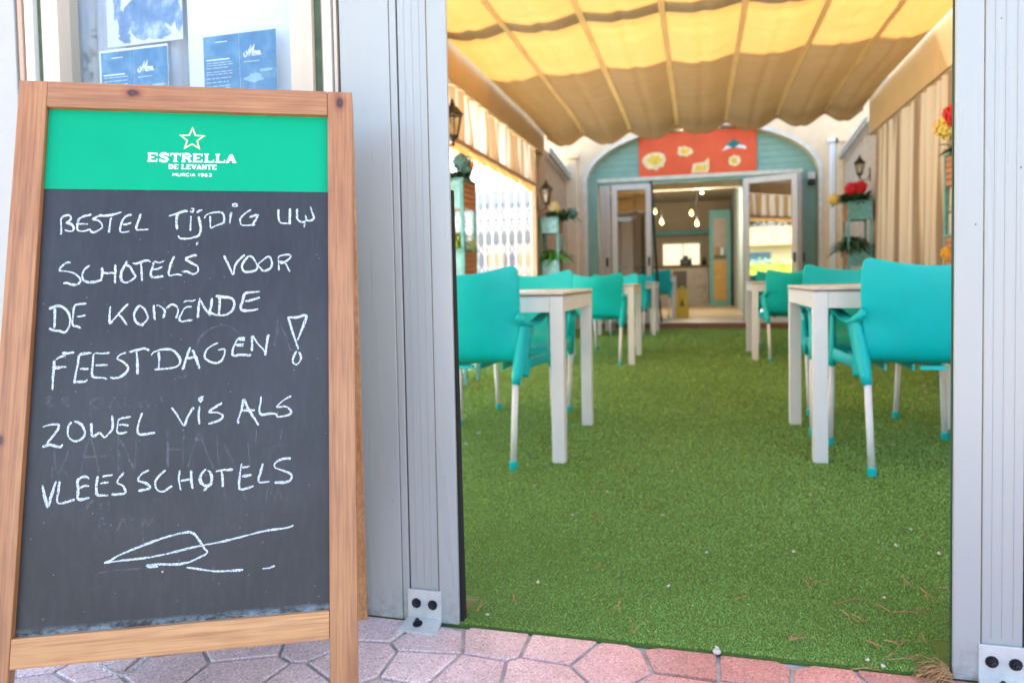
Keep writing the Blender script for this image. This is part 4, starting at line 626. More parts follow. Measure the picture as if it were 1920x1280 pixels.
# ------------------------------------------------------------------ chairs
def make_chair(label,group):
    r=empty('cafe_chair',(0,0,0),label,'chair',group)
    prof=[(-.046,.84,.250),(-.043,.815,.254),(-.036,.76,.256),(-.022,.68,.254),(-.002,.60,.246),(.018,.53,.236),(.040,.475,.224),(.075,.443,.220),(.14,.432,.224),(.25,.432,.235),(.36,.437,.240),(.44,.436,.236),(.475,.424,.228),(.482,.398,.222)]
    U=[-1,-.95,-.8,-.6,-.38,-.18,0,.18,.38,.6,.8,.95,1]
    vs=[];fs=[]
    for i,(y,z,hw) in enumerate(prof):
        for u in U:
            back=max(0,min(1,(z-.45)/.15)) if i<8 else 0
            yy=y+.050*u*u*back; zz=z
            if i==0: zz=.815+.048*abs(u)**2.0-(.030 if abs(u)==1 else 0)-(.004 if abs(u)==.95 else 0)
            elif i==1: zz=.79+.044*abs(u)**2-(.018 if abs(u)==1 else 0)
            elif i==2: zz=.74+.02*u*u
            if i>=8: zz+= .016*u*u-.004
            vs.append((u*hw,yy,zz))
    n=len(U)
    for i in range(len(prof)-1):
        for k in range(n-1): fs.append((i*n+k,i*n+k+1,(i+1)*n+k+1,(i+1)*n+k))
    o=MB().add(vs,fs).build('seat_shell',TEAL,r,smooth=True)
    s=o.modifiers.new('thickness','SOLIDIFY'); s.thickness=.007; s.offset=0
    s=o.modifiers.new('smooth','SUBSURF'); s.levels=1; s.render_levels=1
    arms=[]
    for sx in (-1,1):
        m=MB()
        m.sweep([(sx*.247,-.0,.645),(sx*.262,.035,.612),(sx*.272,.10,.598),(sx*.280,.19,.606),(sx*.287,.30,.628),(sx*.290,.40,.640),(sx*.288,.455,.634),(sx*.286,.478,.610)],[.010,.020,.026,.027,.026,.025,.022,.014],[.022,.014,.009,.008,.008,.009,.011,.016],n=14)
        # front support and socket
        m.sweep([(sx*.287,.462,.630),(sx*.286,.484,.56),(sx*.284,.494,.48),(sx*.284,.502,.42),(sx*.285,.505,.375)],[.012,.012,.015,.018,.0175],[.030,.030,.032,.026,.0185],n=12)
        # rear support flares out of the arm and narrows to the leg socket
        m.sweep([(sx*.268,.115,.600),(sx*.258,.098,.56),(sx*.248,.075,.50),(sx*.240,.050,.44),(sx*.236,.022,.39),(sx*.233,.008,.355)],[.016,.024,.028,.027,.022,.0175],[.082,.070,.054,.040,.028,.0185],n=14)
        # side skirt
        m.sweep([(sx*.236,.02,.44),(sx*.252,.15,.432),(sx*.266,.30,.43),(sx*.278,.45,.43),(sx*.283,.50,.43)],[.009]*5,[.040,.030,.026,.030,.040],n=10)
        m.sweep([(sx*.225,.10,.43),(sx*.262,.13,.42)],[.012,.012],[.05,.05],n=8)
        m.build('armrest',TEAL,r,smooth=True)
        for nm,a,b in (('leg',(sx*.232,.010,.37),(sx*.218,0,.0)),('leg',(sx*.285,.505,.39),(sx*.290,.535,0))):
            a=Vector(a);b=Vector(b); 
            l=MB().sweep([b.lerp(a,.06),b.lerp(a,.5),a],[.0135,.0135,.0135],n=14).build(nm,TABLEP,r,smooth=True)
            c=MB().lathe([(.0155,.0),(.0168,.003),(.0172,.030),(.0165,.036),(.0138,.037)],n=14).build('foot_cap',TEAL,l,smooth=True); c.location=(b.x+(a.x-b.x)*.04,b.y,0.003)
    # ribs under the seat
    m=MB()
    for x in (-.15,-.05,.05,.15): m.box(x-.004,x+.004,.10,.42,.405,.430)
    m.box(-.045,.045,.02,.045,.418,.432)
    m.build('under_rib',TEAL,r)
    return r
def make_table(label,group):
    r=empty('cafe_table',(0,0,0),label,'table',group)     # origin: near aisle-side corner at floor, x to the outside
    D=.86;Wt=.80;t=.056
    box('table_top',(-.003,Wt+.003,-.003,D+.003,.728,.740),TOPM,r,.002)
    box('top_edge',(-.0045,Wt+.0045,-.0045,D+.0045,.7215,.7275),TOPEDGE,r,.001)
    for x in (0,Wt-t):
        for y in (0,D-t): box('leg',(x,x+t,y,y+t,.004,.7205),TABLEP,r,.002)
    for y in (.0,D-.03): box('apron',(t+.001,Wt-t-.001,y+.002,y+.028,.652,.7205),TABLEP,r,.0015)
    for x in (.002,Wt-.028): box('apron',(x,x+.026,t+.001,D-t-.001,.652,.7205),TABLEP,r,.0015)
    return r
GC='turquoise chairs round the terrace tables'; GT='white terrace tables along the green aisle'
c0=make_chair('x',GC); t0=make_table('x',GT); usedc=[False]; usedt=[False]
def chair(x,y,rz,lab):
    o=c0 if not usedc[0] else copy_tree(c0); usedc[0]=True
    o.location=(x,y,.006); o.rotation_euler=(0,0,rz); o['label']=lab
def table(x,y,flip,lab,z=.004):
    o=t0 if not usedt[0] else copy_tree(t0); usedt[0]=True
    o.location=(x,y,z)
    if flip: o.location=(x-.80,y,z)
    o['label']=lab
PI=math.pi
table(-.560,2.985,True,'white table nearest on the left of the aisle, just inside the grey column')
table(.459,3.18,False,'white table nearest on the right of the aisle, turquoise chair at its near side')
table(-.570,6.53,True,'second white table on the left of the aisle, between two turquoise chairs')
table(.478,7.0,False,'white table farther back on the right, before the glass door leaf')
table(-.575,9.95,True,'third white table on the left of the aisle, near the restaurant facade')
chair(-.972,2.85,0,'nearest turquoise chair on the left, back to us, partly hidden by the grey column')
chair(.862,3.005,math.radians(-1),'nearest turquoise chair on the right, back to us and cut off by the right column')
chair(-.972,4.18,PI,'pale-lit turquoise chair facing us across the nearest left table')
chair(.812,4.26,PI+math.radians(1),'pale-lit turquoise chair facing us across the nearest right table')
chair(-.915,6.47,0,'turquoise chair at the near side of the second left table, back to us')
chair(-.90,7.98,PI,'turquoise chair facing us behind the second left table')
chair(.845,6.90,math.radians(3),'turquoise chair at the near side of the farther right table, back to us')
chair(.87,8.35,PI,'turquoise chair facing us behind the farther right table')
chair(-.95,9.75,0,'turquoise chair at the near side of the third left table')
chair(-.92,11.0,PI,'turquoise chair between the third left table and the open door leaf')
# ------------------------------------------------------------------ canopy over the terrace
def canopy_mat():
    t=Mt('yellow_canopy_cloth'); v=t.coords(); n=t.noise(v,1.6,4); w_=t.noise(t.coords((1,.12,1)),9,4)
    col=t.ramp(n,[(.3,(.165,.155,.110)),(.7,(.20,.19,.14))]); col=t.mix(.35,col,t.ramp(w_,[(.35,(.78,.74,.66)),(.65,(1,1,1))]),'MULTIPLY')
    d=t.nd('ShaderNodeBsdfDiffuse'); tr=t.nd('ShaderNodeBsdfTranslucent'); mx=t.nd('ShaderNodeMixShader'); mx.inputs[0].default_value=.26
    t.link(col,d.inputs[0]); t.link(t.mix(.85,col,(.60,.275,.055)),tr.inputs[0])
    b=t.nd('ShaderNodeBump'); b.inputs['Strength'].default_value=.35; b.inputs['Distance'].default_value=.01; t.link(t.noise(t.coords((1,3,1)),7,5),b.inputs['Height']); t.link(b.outputs[0],d.inputs['Normal'])
    t.link(d.outputs[0],mx.inputs[1]); t.link(tr.outputs[0],mx.inputs[2]); t.link(mx.outputs[0],t.o.inputs[0]); return t.m
can=empty('fabric_canopy',(0,5.6,2.78),'yellow fabric canopy hanging in scalloped bays over the terrace, sunlit in front','canopy')
SE=[-1.96,-1.45,-.85,-.25,.35,.95,1.50,1.93]
Y0,Y1=1.67,9.5
def canz(x,y):
    i=0
    while i<len(SE)-2 and x>SE[i+1]: i+=1
    t=(x-SE[i])/(SE[i+1]-SE[i]); t=max(0,min(1,t)); wdt=SE[i+1]-SE[i]
    two=abs(math.sin(math.pi*t))**1.25; mid=.045*math.exp(-((t-.5)/.07)**2)
    per=1.27; ph=((y-.65)%per)/per
    trans=.018*(abs(math.sin(math.pi*ph)))**.6
    q=max(0,(y-8.1)/(Y1-8.1)); 
    sag=(.055+.045*math.sin(y*1.3+i*1.7)*.3)*two*(wdt/.6) - mid*.45
    wr=.006*noise.noise(Vector((x*6,y*3,1)))+.012*noise.noise(Vector((x*2,y*7,4)))*two
    z=2.82+.022*x-sag-trans*(.4+two*.6)+wr - q**2*(.055+.075*two)
    if y<2.2: z-=0
    return z
nx,ny=168,230; vs=[];fs=[]
for j in range(ny+1):
    y=Y0+(Y1-Y0)*j/ny
    for i in range(nx+1):
        x=SE[0]+(SE[-1]-SE[0])*i/nx
        vs.append((x,y-5.6+ (.0 if j<ny else -.03),canz(x,y)-2.78-(.04 if j==ny else 0)))
for j in range(ny):
    for i in range(nx): fs.append((j*(nx+1)+i,j*(nx+1)+i+1,(j+1)*(nx+1)+i+1,(j+1)*(nx+1)+i))
CAN=canopy_mat()
MB().add(vs,fs).build('canopy_cloth',CAN,can,smooth=True)
STR=cloth('seam_leak_webbing',(.80,.58,.27),trans=.22)  # bright ochre puts sunlight leaking through the seams into the colour
for sx in SE[1:-1]:
    m=MB(); vs=[];fs=[]; n=90
    for j in range(n+1):
        y=Y0+(Y1-Y0)*j/n; z=canz(sx,y)-.006
        for dx,dz in ((-.024,-.004),(.024,-.004),(.024,-.009),(-.024,-.009)): vs.append((sx+dx,y-5.6,z+dz-2.78))
        if j:
            for k in range(4): fs.append(((j-1)*4+k,(j-1)*4+(k+1)%4,j*4+(k+1)%4,j*4+k))
    m.add(vs,fs).build('seam_strap',STR,can)
fr=empty('canopy_frame',(0,0,0),'aluminium pergola frame that carries the yellow canopy','frame')
MB().box(-2.3,2.3,5.60,5.74,2.95,3.05).box(-2.3,2.3,2.2,2.30,2.95,3.05).build('cross_beam',ALU,fr)
box('cross_beam',(-2.3,2.3,9.25,9.35,3.0,3.08),ALU,fr)
# side beams
lb=empty('left_side_beam',(-2.03,5.6,2.49),'yellow-lit sand coloured beam along the top of the left curtain','beam')
box('beam_board',(-.06,.03,-4.05,3.95,.0,.36),BEAM,lb,.004)
rb=empty('right_side_beam',(2.0,5.6,2.43),'deep sand coloured beam above the long right-hand curtain','beam')
box('beam_board',(-.04,.05,-4.05,3.7,.0,.44),BEAM,rb,.004); box('lower_trim',(-.043,-.041,-4.05,3.7,-.0,.016),BROWN,rb)
def drape(name,x,ya,yb,z0,z1,m,lab,per=.19,amp=.035,seed=0,lean=0,gr_=None):
    rr=random.Random(seed); n=int((yb-ya)/.022); vs=[];fs=[]; K=7; ph=0; yy=[ya+(yb-ya)*i/n for i in range(n+1)]; phs=[]
    for y in yy: ph+=2*math.pi*(.022/per)*(1+.35*math.sin(y*2.1+seed)); phs.append(ph)
    for i,y in enumerate(yy):
        for k in range(K):
            t=k/(K-1); a=amp*(.65+.5*(1-t)); f=2*abs(math.sin(phs[i]*.5))**.6-1
            vs.append((x+(a if x>0 else -a)*-f+.010*math.sin(phs[i]*.37+3*t),y+lean*(1-t)*math.sin((y-ya)/(yb-ya)*math.pi)+.012*math.cos(phs[i])*(1-t),z0+(z1-z0)*t))
        if i:
            for k in range(K-1): fs.append(((i-1)*K+k,i*K+k,i*K+k+1,(i-1)*K+k+1))
    o=MB().add(vs,fs).build(name,m,smooth=True); tag(o,lab,'curtain',gr_); return o
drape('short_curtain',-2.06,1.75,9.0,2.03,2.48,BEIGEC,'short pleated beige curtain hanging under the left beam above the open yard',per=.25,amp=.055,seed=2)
bar=empty('curtain_bar',(-2.03,5.4,2.0),'brown rail along the bottom of the short left curtain','rail')
box('rail_bar',(-.03,.02,-3.7,3.6,.0,.035),mat('tan_wood_rail',(.42,.26,.13),rough=.6),bar)
drape('curtain_hem',-2.045,1.75,9.0,1.93,1.995,cloth('orange_hem_cloth',(.78,.42,.12),trans=.5),'thin orange-tan cloth edge below the left curtain rail',per=.2,amp=.012,seed=5)
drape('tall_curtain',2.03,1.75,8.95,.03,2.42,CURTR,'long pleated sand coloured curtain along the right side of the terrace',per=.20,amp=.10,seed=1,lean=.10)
drape('back_curtain',-2.06,9.16,11.35,.03,2.62,mat('tan_blind_cloth',(.50,.33,.19),rough=.8),'ribbed tan curtain behind the far left planter',per=.14,amp=.02,seed=4)
drape('back_curtain',2.08,9.16,11.35,.03,2.72,mat('grey_beige_blind_cloth',(.52,.43,.34),rough=.8),'ribbed grey-beige curtain behind the far right lantern',per=.12,amp=.018,seed=6)
for x,y,lab in ((-2.06,9.10,'thin tan post at the far end of the left curtain'),(-2.06,5.38,'post of the left side beam behind the near left planter'),(2.03,9.08,'thin brown post at the far end of the right curtain'),(2.03,5.3,'post of the right side beam beside the near right planter')):
    o=box('terrace_post',(x-.03,x+.03,y-.03,y+.03,.006,2.49 if x<0 else 2.43),mat('tan_post',(.50,.36,.22),rough=.5)); tag(o,lab,'post')
for (x,ya,za,yb,zb_,lab) in ((-1.97,9.75,2.60,11.3,2.46,'white metal rail sloping down beside the left canopy end'),(2.0,9.62,2.70,11.3,2.54,'grey-white metal rail sloping down beside the right canopy end')):
    r=empty('gutter_rail',(x,ya,za),lab,'rail')
    for dz in (0,-.075):
        MB().add([(dx,y-ya,z-za+dz+d) for (y,z) in ((ya,za),(yb,zb_)) for dx in (-.02,.02) for d in (0,.035)],[(0,2,3,1),(4,5,7,6),(0,1,5,4),(2,6,7,3),(0,4,6,2),(1,3,7,5)]).build('rail_bar',WHITEP if dz==0 else ALU,r)

# ------------------------------------------------------------------ restaurant building
bd=empty('restaurant_building',(0,11.4,0),'cream restaurant building with a turquoise arched doorway at the end of the aisle','building')
def arch_wall():
    m=MB(); n=28; hw=1.72; zs=2.32; hz=.80; ztop=9.0; Xo=2.75
    arc=[(hw*math.cos(math.pi*k/n),zs+hz*math.sin(math.pi*k/n)) for k in range(n+1)]   # right to left
    for ya,flipf in ((0,False),(.22,True)):
        vs=[];fs=[]
        for (x,z) in arc: vs+=[(x,ya,z),(x*1.0,ya,3.3)]
        for k in range(n): fs.append((2*k,2*k+1,2*k+3,2*k+2))
        m.add(vs,fs)
    vs=[];fs=[]
    for (x,z) in arc: vs+=[(x,0,z),(x,.22,z)]
    for k in range(n): fs.append((2*k,2*k+2,2*k+3,2*k+1))
    m.add(vs,fs)
    m.box(-2.55,-hw,0,.22,0,3.3); m.box(hw,7,0,.22,0,3.3)
    m.box(-2.55,7,0,.22,3.3,8.25)
    return m
arch_wall().build('front_wall',CREAM,bd)
m=MB(); n=28; 
vs=[];fs=[]
for ring,(dx,dy) in enumerate(((0,-.018),(.055,-.018))):
    for k in range(n+1):
        a=math.pi*k/n; vs.append(((1.722+dx)*math.cos(a),dy,2.32+(.802+dx)*math.sin(a)))
for k in range(n): fs.append((k,k+1,n+1+k+1,n+1+k))
m.add(vs,fs); m.box(-1.777,-1.722,-.018,.0,.1,2.32); m.box(1.722,1.777,-.018,.0,.1,2.32)
m.build('arch_moulding',mat('pale_moulding',(.72,.66,.56),rough=.7),bd)
for x0,x1,mm in ((-2.05,-1.86,CREAM),(1.86,1.95,WHITEP),(1.953,2.06,CREAM)):
    o=box('pilaster',(x0,x1,-.07,-.001,.0,2.72),mm,bd,.02)
    box('pilaster_cap',(x0-.03,x1+.03,-.10,-.001,2.723,2.78),mm,bd,.01)
# recessed turquoise boarding (tympanum + sides)
m=MB()
z=2.40
while z<3.12:
    hh=.098; xm=1.72*math.sqrt(max(0,1-((z+.05-2.32)/.8)**2)) if z+.05>2.32 else 1.72
    box('board',(-min(1.715,xm+.12),min(1.715,xm+.12),.16+.002*(int(z*10)%2),.19,z,z+hh),TURQ,bd,.003); z+=.1
box('side_board',(-1.718,-1.56,.14,.19,.1,2.398),TURQ,bd,.003); box('side_board',(1.52,1.718,.14,.19,.1,2.398),TURQ,bd,.003)
box('door_header',(-1.56,1.52,.10,.19,2.335,2.398),mat('cream_header',(.62,.58,.42),rough=.5),bd,.004)
box('header_under_strip',(-1.558,1.518,.13,.19,2.29,2.334),TURQ,bd)  # plain turquoise strip below the header
st=box('door_step',(-1.75,1.75,-.09,.25,-.02,.098),TERRA,bd,.004)
box('step_nosing',(-1.75,1.75,-.095,.24,.0985,.112),mat('beige_step_tile',(.55,.42,.3),rough=.5),bd,.003)
# door jambs
box('door_jamb',(-.745,-.70,.12,.20,.112,2.334),DKG,bd); box('door_jamb',(.66,.70,.12,.20,.112,2.334),TURQD,bd)
# glass leaves
DG=glass('door_glass',(.50,.47,.42),.10)
def leaf(name,x0,y0,x1,y1,lab,fm=WHITEP,gm=DG,z1=2.285):
    L=math.hypot(x1-x0,y1-y0); a=math.atan2(y1-y0,x1-x0); r=empty(name,(x0,y0,0),lab,'door',rz=a)
    z0=.125; f=.085
    box('stile',(0,f,-.02,.02,z0,z1),fm,r,.004); box('stile',(L-f,L,-.02,.02,z0,z1),fm,r,.004)
    box('rail',(f,L-f,-.0195,.0195,z1-f,z1),fm,r,.004); box('rail',(f,L-f,-.0195,.0195,z0,z0+.14),fm,r,.004)
    box('pane',(f,L-f,-.004,.004,z0+.14,z1-f),gm,r); 
    box('handle',(L-f*.7,L-f*.3,-.045,-.02,1.0,1.14),BOLT,r,.003); return r
FM=mat('cream_door_frame',(.66,.58,.47),rough=.4,var=.05)
leaf('glass_door',-1.33,11.47,-.715,11.50,'left glass door leaf with cream frame, dark room behind',FM)
leaf('glass_door',-1.52,11.56,-1.36,11.48,'narrow folded glass leaf at the far left of the doorway',FM)
GR=glass('reflecting_glass',(.30,.31,.31),.55)
leaf('glass_door',.672,11.46,1.40,11.13,'right glass door leaf swung open, reflecting the bright street',FM,GR)
leaf('glass_door',1.425,11.14,1.50,11.50,'folded glass leaf edge right of the reflecting door',mat('grey_door_edge',(.45,.40,.36),rough=.5))
cb=MB().sweep([(-.70,11.36,2.30),(-.665,11.35,1.5),(-.61,11.34,.6),(-.565,11.33,.12)],[.016,.020,.018,.015],n=8).build('black_strap',RUBBER,smooth=True); tag(cb,'black strap hanging aslant at the left side of the dark doorway','strap')
# red banner
def banner():
    r=empty('red_banner',(0,11.53,2.4),'bright red banner with yellow and white splashes above the doorway','banner')
    t=Mt('red_banner_cloth'); v=t.coords(); n=t.noise(v,3,4); t.link(t.ramp(n,[(.3,(.70,.075,.010)),(.7,(.80,.105,.016))]),t.b.inputs['Base Color']); t.b.inputs['Roughness'].default_value=.6
    box('banner_cloth',(-.90,.865,-.012,.0,.0,.66),t.m,r)
    yl=mat('yellow_splash',(.85,.50,.04),rough=.6,var=.2,scale=12); cr=mat('cream_splash',(.85,.62,.30),rough=.6,var=.15,scale=12); wh=mat('white_wing',(.8,.74,.68),rough=.6); gn=mat('dark_teal_diamond',(.01,.16,.14),rough=.6,var=.3)
    def S_(p,m_,k,nm): MB().add([(x,-.013-.0012*k,z) for x,z in p],[tuple(range(len(p)))]).build(nm,m_,r)
    def star(cx,cz,rx,rz,n,seed,inr=.72):
        rr=random.Random(seed); return [(cx+rx*(1 if k%2==0 else inr)*rr.uniform(.85,1.1)*math.cos(2*math.pi*k/(2*n)),cz+rz*(1 if k%2==0 else inr)*rr.uniform(.85,1.1)*math.sin(2*math.pi*k/(2*n))) for k in range(2*n)]
    S_(star(-.66,.24,.20,.155,9,1,.88),cr,1,'cream_splash'); S_(star(-.65,.25,.12,.09,6,2,.8),yl,2,'yellow_splash')
    S_(blob(-.20,.36,.115,.085,3),cr,1,'cream_splash'); S_(blob(-.19,.36,.07,.045,4),yl,2,'yellow_splash')
    S_([(-.10,.0201),(.15,.0201),(.17,.09),(.165,.24),(.10,.18),(-.07,.16)],cr,1,'cream_splash'); S_([(-.05,.05),(.12,.05),(.13,.12),(-.02,.13)],yl,2,'yellow_splash')
    S_(star(.54,.17,.10,.095,8,5,.85),cr,1,'cream_splash'); S_(blob(.54,.17,.045,.045,6),yl,2,'yellow_splash')
    S_([(.36,.33),(.45,.36),(.53,.38),(.62,.36),(.72,.34),(.70,.39),(.54,.43),(.42,.40)],wh,1,'white_wing'); S_([(.42,.42),(.53,.50),(.64,.43),(.53,.36)],gn,2,'teal_diamond')
banner()
box('spot_lamp',(0,0,0,0,0,0),BROWN) if False else None
lm=empty('wall_lamp',(1.63,11.50,2.22),'small cream and black wall lamp right of the doorway','lamp')
box('lamp_shade',(-.05,.05,-.09,.03,0,.10),TAN,lm,.01); box('lamp_base',(-.045,.045,-.08,.03,-.07,-.002),BOLT,lm,.008)
# dining room behind
ROOMW=mat('taupe_room_wall',(.52,.43,.30),rough=.8,var=.06); 
rm=MB(); rm.box(-3.2,-3.1,11.63,20.6,.1,2.9)
tag(MB().box(-2.5,3.0,11.63,20.6,.02,.099).build('room_floor',mat('beige_floor_tile',(.50,.38,.25),rough=.35,var=.08,scale=4)),kind='structure')
for nm,b,m_ in (('room_wall',(-2.5,-2.4,11.63,20.5,.1,2.9),ROOMW),('room_wall',(-2.5,3.0,20.5,20.6,.1,2.9),ROOMW),('room_ceiling',(-2.5,3.0,11.63,20.6,2.905,3.0),mat('grey_brown_ceiling',(.60,.52,.40),rough=.8)),
                ('room_wall',(-2.4,-1.56,11.625,11.70,.1,2.9),ROOMW)):
    tag(box(nm,b,m_),kind='structure')
tag(box('room_wall',(.83,.93,11.7,20.5,.1,2.9),mat('pale_blue_grey_wall',(.34,.42,.42),rough=.7)),kind='structure')
tag(box('ceiling_beam',(-2.4,.82,14.6,14.8,2.55,2.90),mat('cream_beam_paint',(.5,.42,.3),rough=.8)),'wide cream beam across the ceiling of the dining room','beam')
BULB=glow('warm_bulb',(1,.80,.26),.30)
for x,y,z in ((.076,15.0,2.52),(-.859,15,2.177),(-.732,15.2,1.966),(-.137,15,2.114),(-.024,15.2,1.906)):
    r=empty('pendant_lamp',(x,y,z),None,'lamp','glowing pendant bulbs in the dining room')
    r['label']={.076:'highest glowing bulb, just under the top of the doorway',-.859:'leftmost glowing bulb in the doorway',-.732:'glowing bulb low on the left, beside the leftmost bulb',-.137:'upper glowing bulb of the middle pair',-.024:'lower glowing bulb of the middle pair'}[x]
    MB().lathe([(.010,-.04),(.030,-.026),(.038,0),(.030,.026),(.012,.062)],n=14).build('bulb',BULB,r,smooth=True)
    ld=bpy.data.lights.new('bulb_light','POINT'); ld.energy=5.5; ld.color=(1,.88,.70); ld.shadow_soft_size=0; lo=bpy.data.objects.new('bulb_light',ld); COL.objects.link(lo); lo.parent=r; lo.location=(0,0,-.09)
    MB().lathe([(.02,.062),(.02,.11),(.004,.115),(.004,2.9-z)],n=8).build('lamp_cord',BOLT,r)
# counter, hatch, shelf, cabinet
MARB=Mt('grey_marble_front'); v=MARB.coords(); n=MARB.noise(v,3.5,7,.7); MARB.link(MARB.ramp(n,[(.35,(.26,.21,.17)),(.5,(.42,.36,.31)),(.65,(.32,.27,.23))]),MARB.b.inputs['Base Color']); MARB.b.inputs['Roughness'].default_value=.35
ct=empty('bar_counter',(-.3,18.9,.1),'grey marble-fronted bar counter at the back of the dining room','counter')
box('counter_front',(-1.6,.55,0,.55,0,.96),MARB.m,ct,.005); box('counter_top',(-1.63,.57,-.04,.6,.963,1.02),BROWN,ct,.006); box('dark_niche',(-.33,-.0,-.02,-.001,.45,.88),mat('dark_niche_board',(.09,.075,.07),rough=.5),ct)
hs=empty('serving_hatch',(-.45,20.44,1.1),'bright kitchen hatch in the back wall behind the bar','window')
box('hatch_glow',(-.50,.47,.02,.05,.07,.64),glow('kitchen_wall_glow',(1,.95,.68),.17),hs);  # glowing panel stands in for the lit kitchen wall
for b in ((-.55,-.503,-.03,.05,.02,.69),(.473,.52,-.03,.05,.02,.69),(-.503,.473,-.03,.05,.643,.69),(-.503,.473,-.03,.05,.02,.067),(.02,.05,-.02,.018,.07,.64)): box('hatch_frame',b,TAN,hs)
tag(box('back_shelf',(-1.4,.4,20.1,20.48,1.98,2.10),TURQD),'dark turquoise shelf above the kitchen hatch','shelf')
cf=empty('coffee_machine',(-.35,19.1,1.125),'small dark appliance standing on the bar counter','appliance')
box('machine_body',(-.12,.14,-.1,.15,.0,.17),BOLT,cf,.03); box('machine_top',(-.04,.09,-.08,.1,.172,.25),BOLT,cf,.02)
for x in (.42,.36,.05): 
    o=MB().lathe([(.03,0),(.03,.13),(.012,.18),(.012,.24)],n=10,c=(0,0,0)).build('bottle',mat('dark_bottle',(.03,.05,.03),rough=.2),smooth=True); o.location=(x-.25,19.2,1.122)
    tag(o,'dark bottle standing on the bar counter','bottle','bottles on the bar counter')
kb=empty('turquoise_cabinet',(.26,18.3,.1),'tall narrow turquoise cabinet with a yellow-brown door, right in the dining room','cabinet')
box('cabinet_frame',(0,.50,.05,.45,0,2.35),TURQD,kb,.006); box('lower_door',(.10,.40,.03,.049,.13,1.12),mat('yellow_brown_door',(.50,.30,.08),rough=.5,var=.15),kb,.004)
box('middle_shelf',(.10,.40,.0,.049,1.17,1.24),BROWN,kb); box('upper_pane',(.10,.40,.03,.049,1.40,2.15),mat('dull_pane',(.33,.27,.24),rough=.3),kb,.004); box('white_cup',(.27,.33,.01,.048,1.242,1.42),WHITEP,kb,.01); box('brown_jar',(.12,.21,.01,.048,1.242,1.45),SLAT,kb,.01)
pl=empty('room_plant',(-1.15,14.2,.1),'dark potted plant inside, at the left of the doorway','plant')
MB().lathe([(.12,0),(.17,.32),(.16,.33)],n=14).build('pot',BROWN,pl,smooth=True)
def leafy(n,spread,zz,L_,seed,w=.018,droop=.4,bend=1.0,ctr=(0,0,0)):
    rr=random.Random(seed); m=MB()
    for _ in range(n):
        a=rr.uniform(0,2*PI); l=L_*rr.uniform(.6,1.15); el=rr.uniform(.1,1.25); p=Vector(ctr)+Vector((rr.uniform(-spread,spread),rr.uniform(-spread,spread),zz)); K=4; d=Vector((math.cos(a)*math.cos(el),math.sin(a)*math.cos(el),math.sin(el))); s=Vector((-math.sin(a),math.cos(a),0)); vs=[]
        for k in range(K+1):
            t=k/K; ww=w*rr.uniform(.9,1.1)*math.sin(PI*min(.97,t*.9+.08))**.8
            q=p+d*l*t+Vector((0,0,-droop*l*t*t*bend)); vs+=[q-s*ww,q+s*ww+Vector((0,0,.15*ww))]
        m.add(vs,[(2*k,2*k+1,2*k+3,2*k+2) for k in range(K)])
    return m
leafy(60,.06,.3,.6,3,w=.03).build('leaves',LEAFD,pl)
# yellow folding floor sign
YS=mat('yellow_sign_plastic',(.80,.55,.02),rough=.4,var=.08)
ws=empty('wet_floor_sign',(-.29,13.15,.1),'yellow folding wet-floor sign standing just inside the doorway','sign')
for s in (-1,1):
    m=MB(); y0,y1=s*.14,s*.012
    m.add([(-.12,y0,0),(.12,y0,0),(.085,y1,.50),(-.085,y1,.50),(-.12,y0+s*.008,0),(.12,y0+s*.008,0),(.085,y1+s*.008,.50),(-.085,y1+s*.008,.50)],[(0,3,2,1),(4,5,6,7),(0,1,5,4),(1,2,6,5),(2,3,7,6),(3,0,4,7)])
    m.build('sign_panel',YS,ws)
MB().add([(-.04,-.105,.20),(.04,-.105,.20),(.0,-.062,.34)],[(0,1,2)]).build('warning_triangle',BROWN,ws)
MB().box(-.03,.03,-.016,.016,.49,.55).build('handle',YS,ws,bevel=.006)
# inside tables on the left
table(-.40,12.62,True,'white table just inside the doorway, left of the yellow sign',z=.10)
o=copy_tree(c0); put(o,(-.72,12.5,.106),0,'turquoise chair at the table just inside the doorway')
# ------------------------------------------------------------------ lanterns
def lantern(x,y,z,lab,side=1,arm=.12):
    r=empty('wall_lantern',(x,y,z),lab,'lantern','old-style lanterns on the terrace posts')
    s=.062
    m=MB(); m.lathe([(.088,.165),(.094,.172),(.070,.20),(.040,.235),(.022,.25),(.026,.262),(.010,.275),(.014,.285),(.002,.305)],n=6); m.build('roof',LANT,r)
    m=MB()
    for k in range(6):
        a=k*PI/3; m.sweep([(.044*math.cos(a),.044*math.sin(a),.0),(.078*math.cos(a),.078*math.sin(a),.168)],.005,n=4)
    m.lathe([(.048,-.008),(.050,.008),(.02,.006)],n=6); m.lathe([(.004,-.085),(.016,-.06),(.008,-.045),(.030,-.02),(.048,-.008)],n=8); m.build('cage',LANT,r)
    MB().lathe([(.041,.004),(.072,.164)],n=6).build('glass_pane',LGLASS,r)
    MB().lathe([(.012,.01),(.014,.06),(.022,.085),(.018,.11),(.004,.12)],n=10).build('bulb',mat('milky_bulb',(.7,.62,.45),rough=.3),r,smooth=True)
    d=side
    MB().sweep([(0,0,-.05),(d*.05,0,-.10),(d*.10,0,-.10),(d*(arm),0,-.03),(d*(arm+.01),0,.05)],.007,n=6,side=(0,1,0)).sweep([(d*(arm+.01),0,-.12),(d*(arm+.01),0,.09)],[.02,.02],[.012,.012],n=8,side=(0,1,0)).build('bracket',LANT,r,smooth=True)
lantern(-1.905,5.50,1.965,'bronze lantern nearest on the left, beside the grey column above the near planter',-1)
lantern(-1.905,9.12,1.80,'dark lantern on the far left post, above the blue planter',-1)
lantern(1.80,9.02,1.95,'dark lantern on the far right post above the red flowers',1,.14); bpy.data.objects['wall_lantern.002'].scale=(.72,.72,.72)
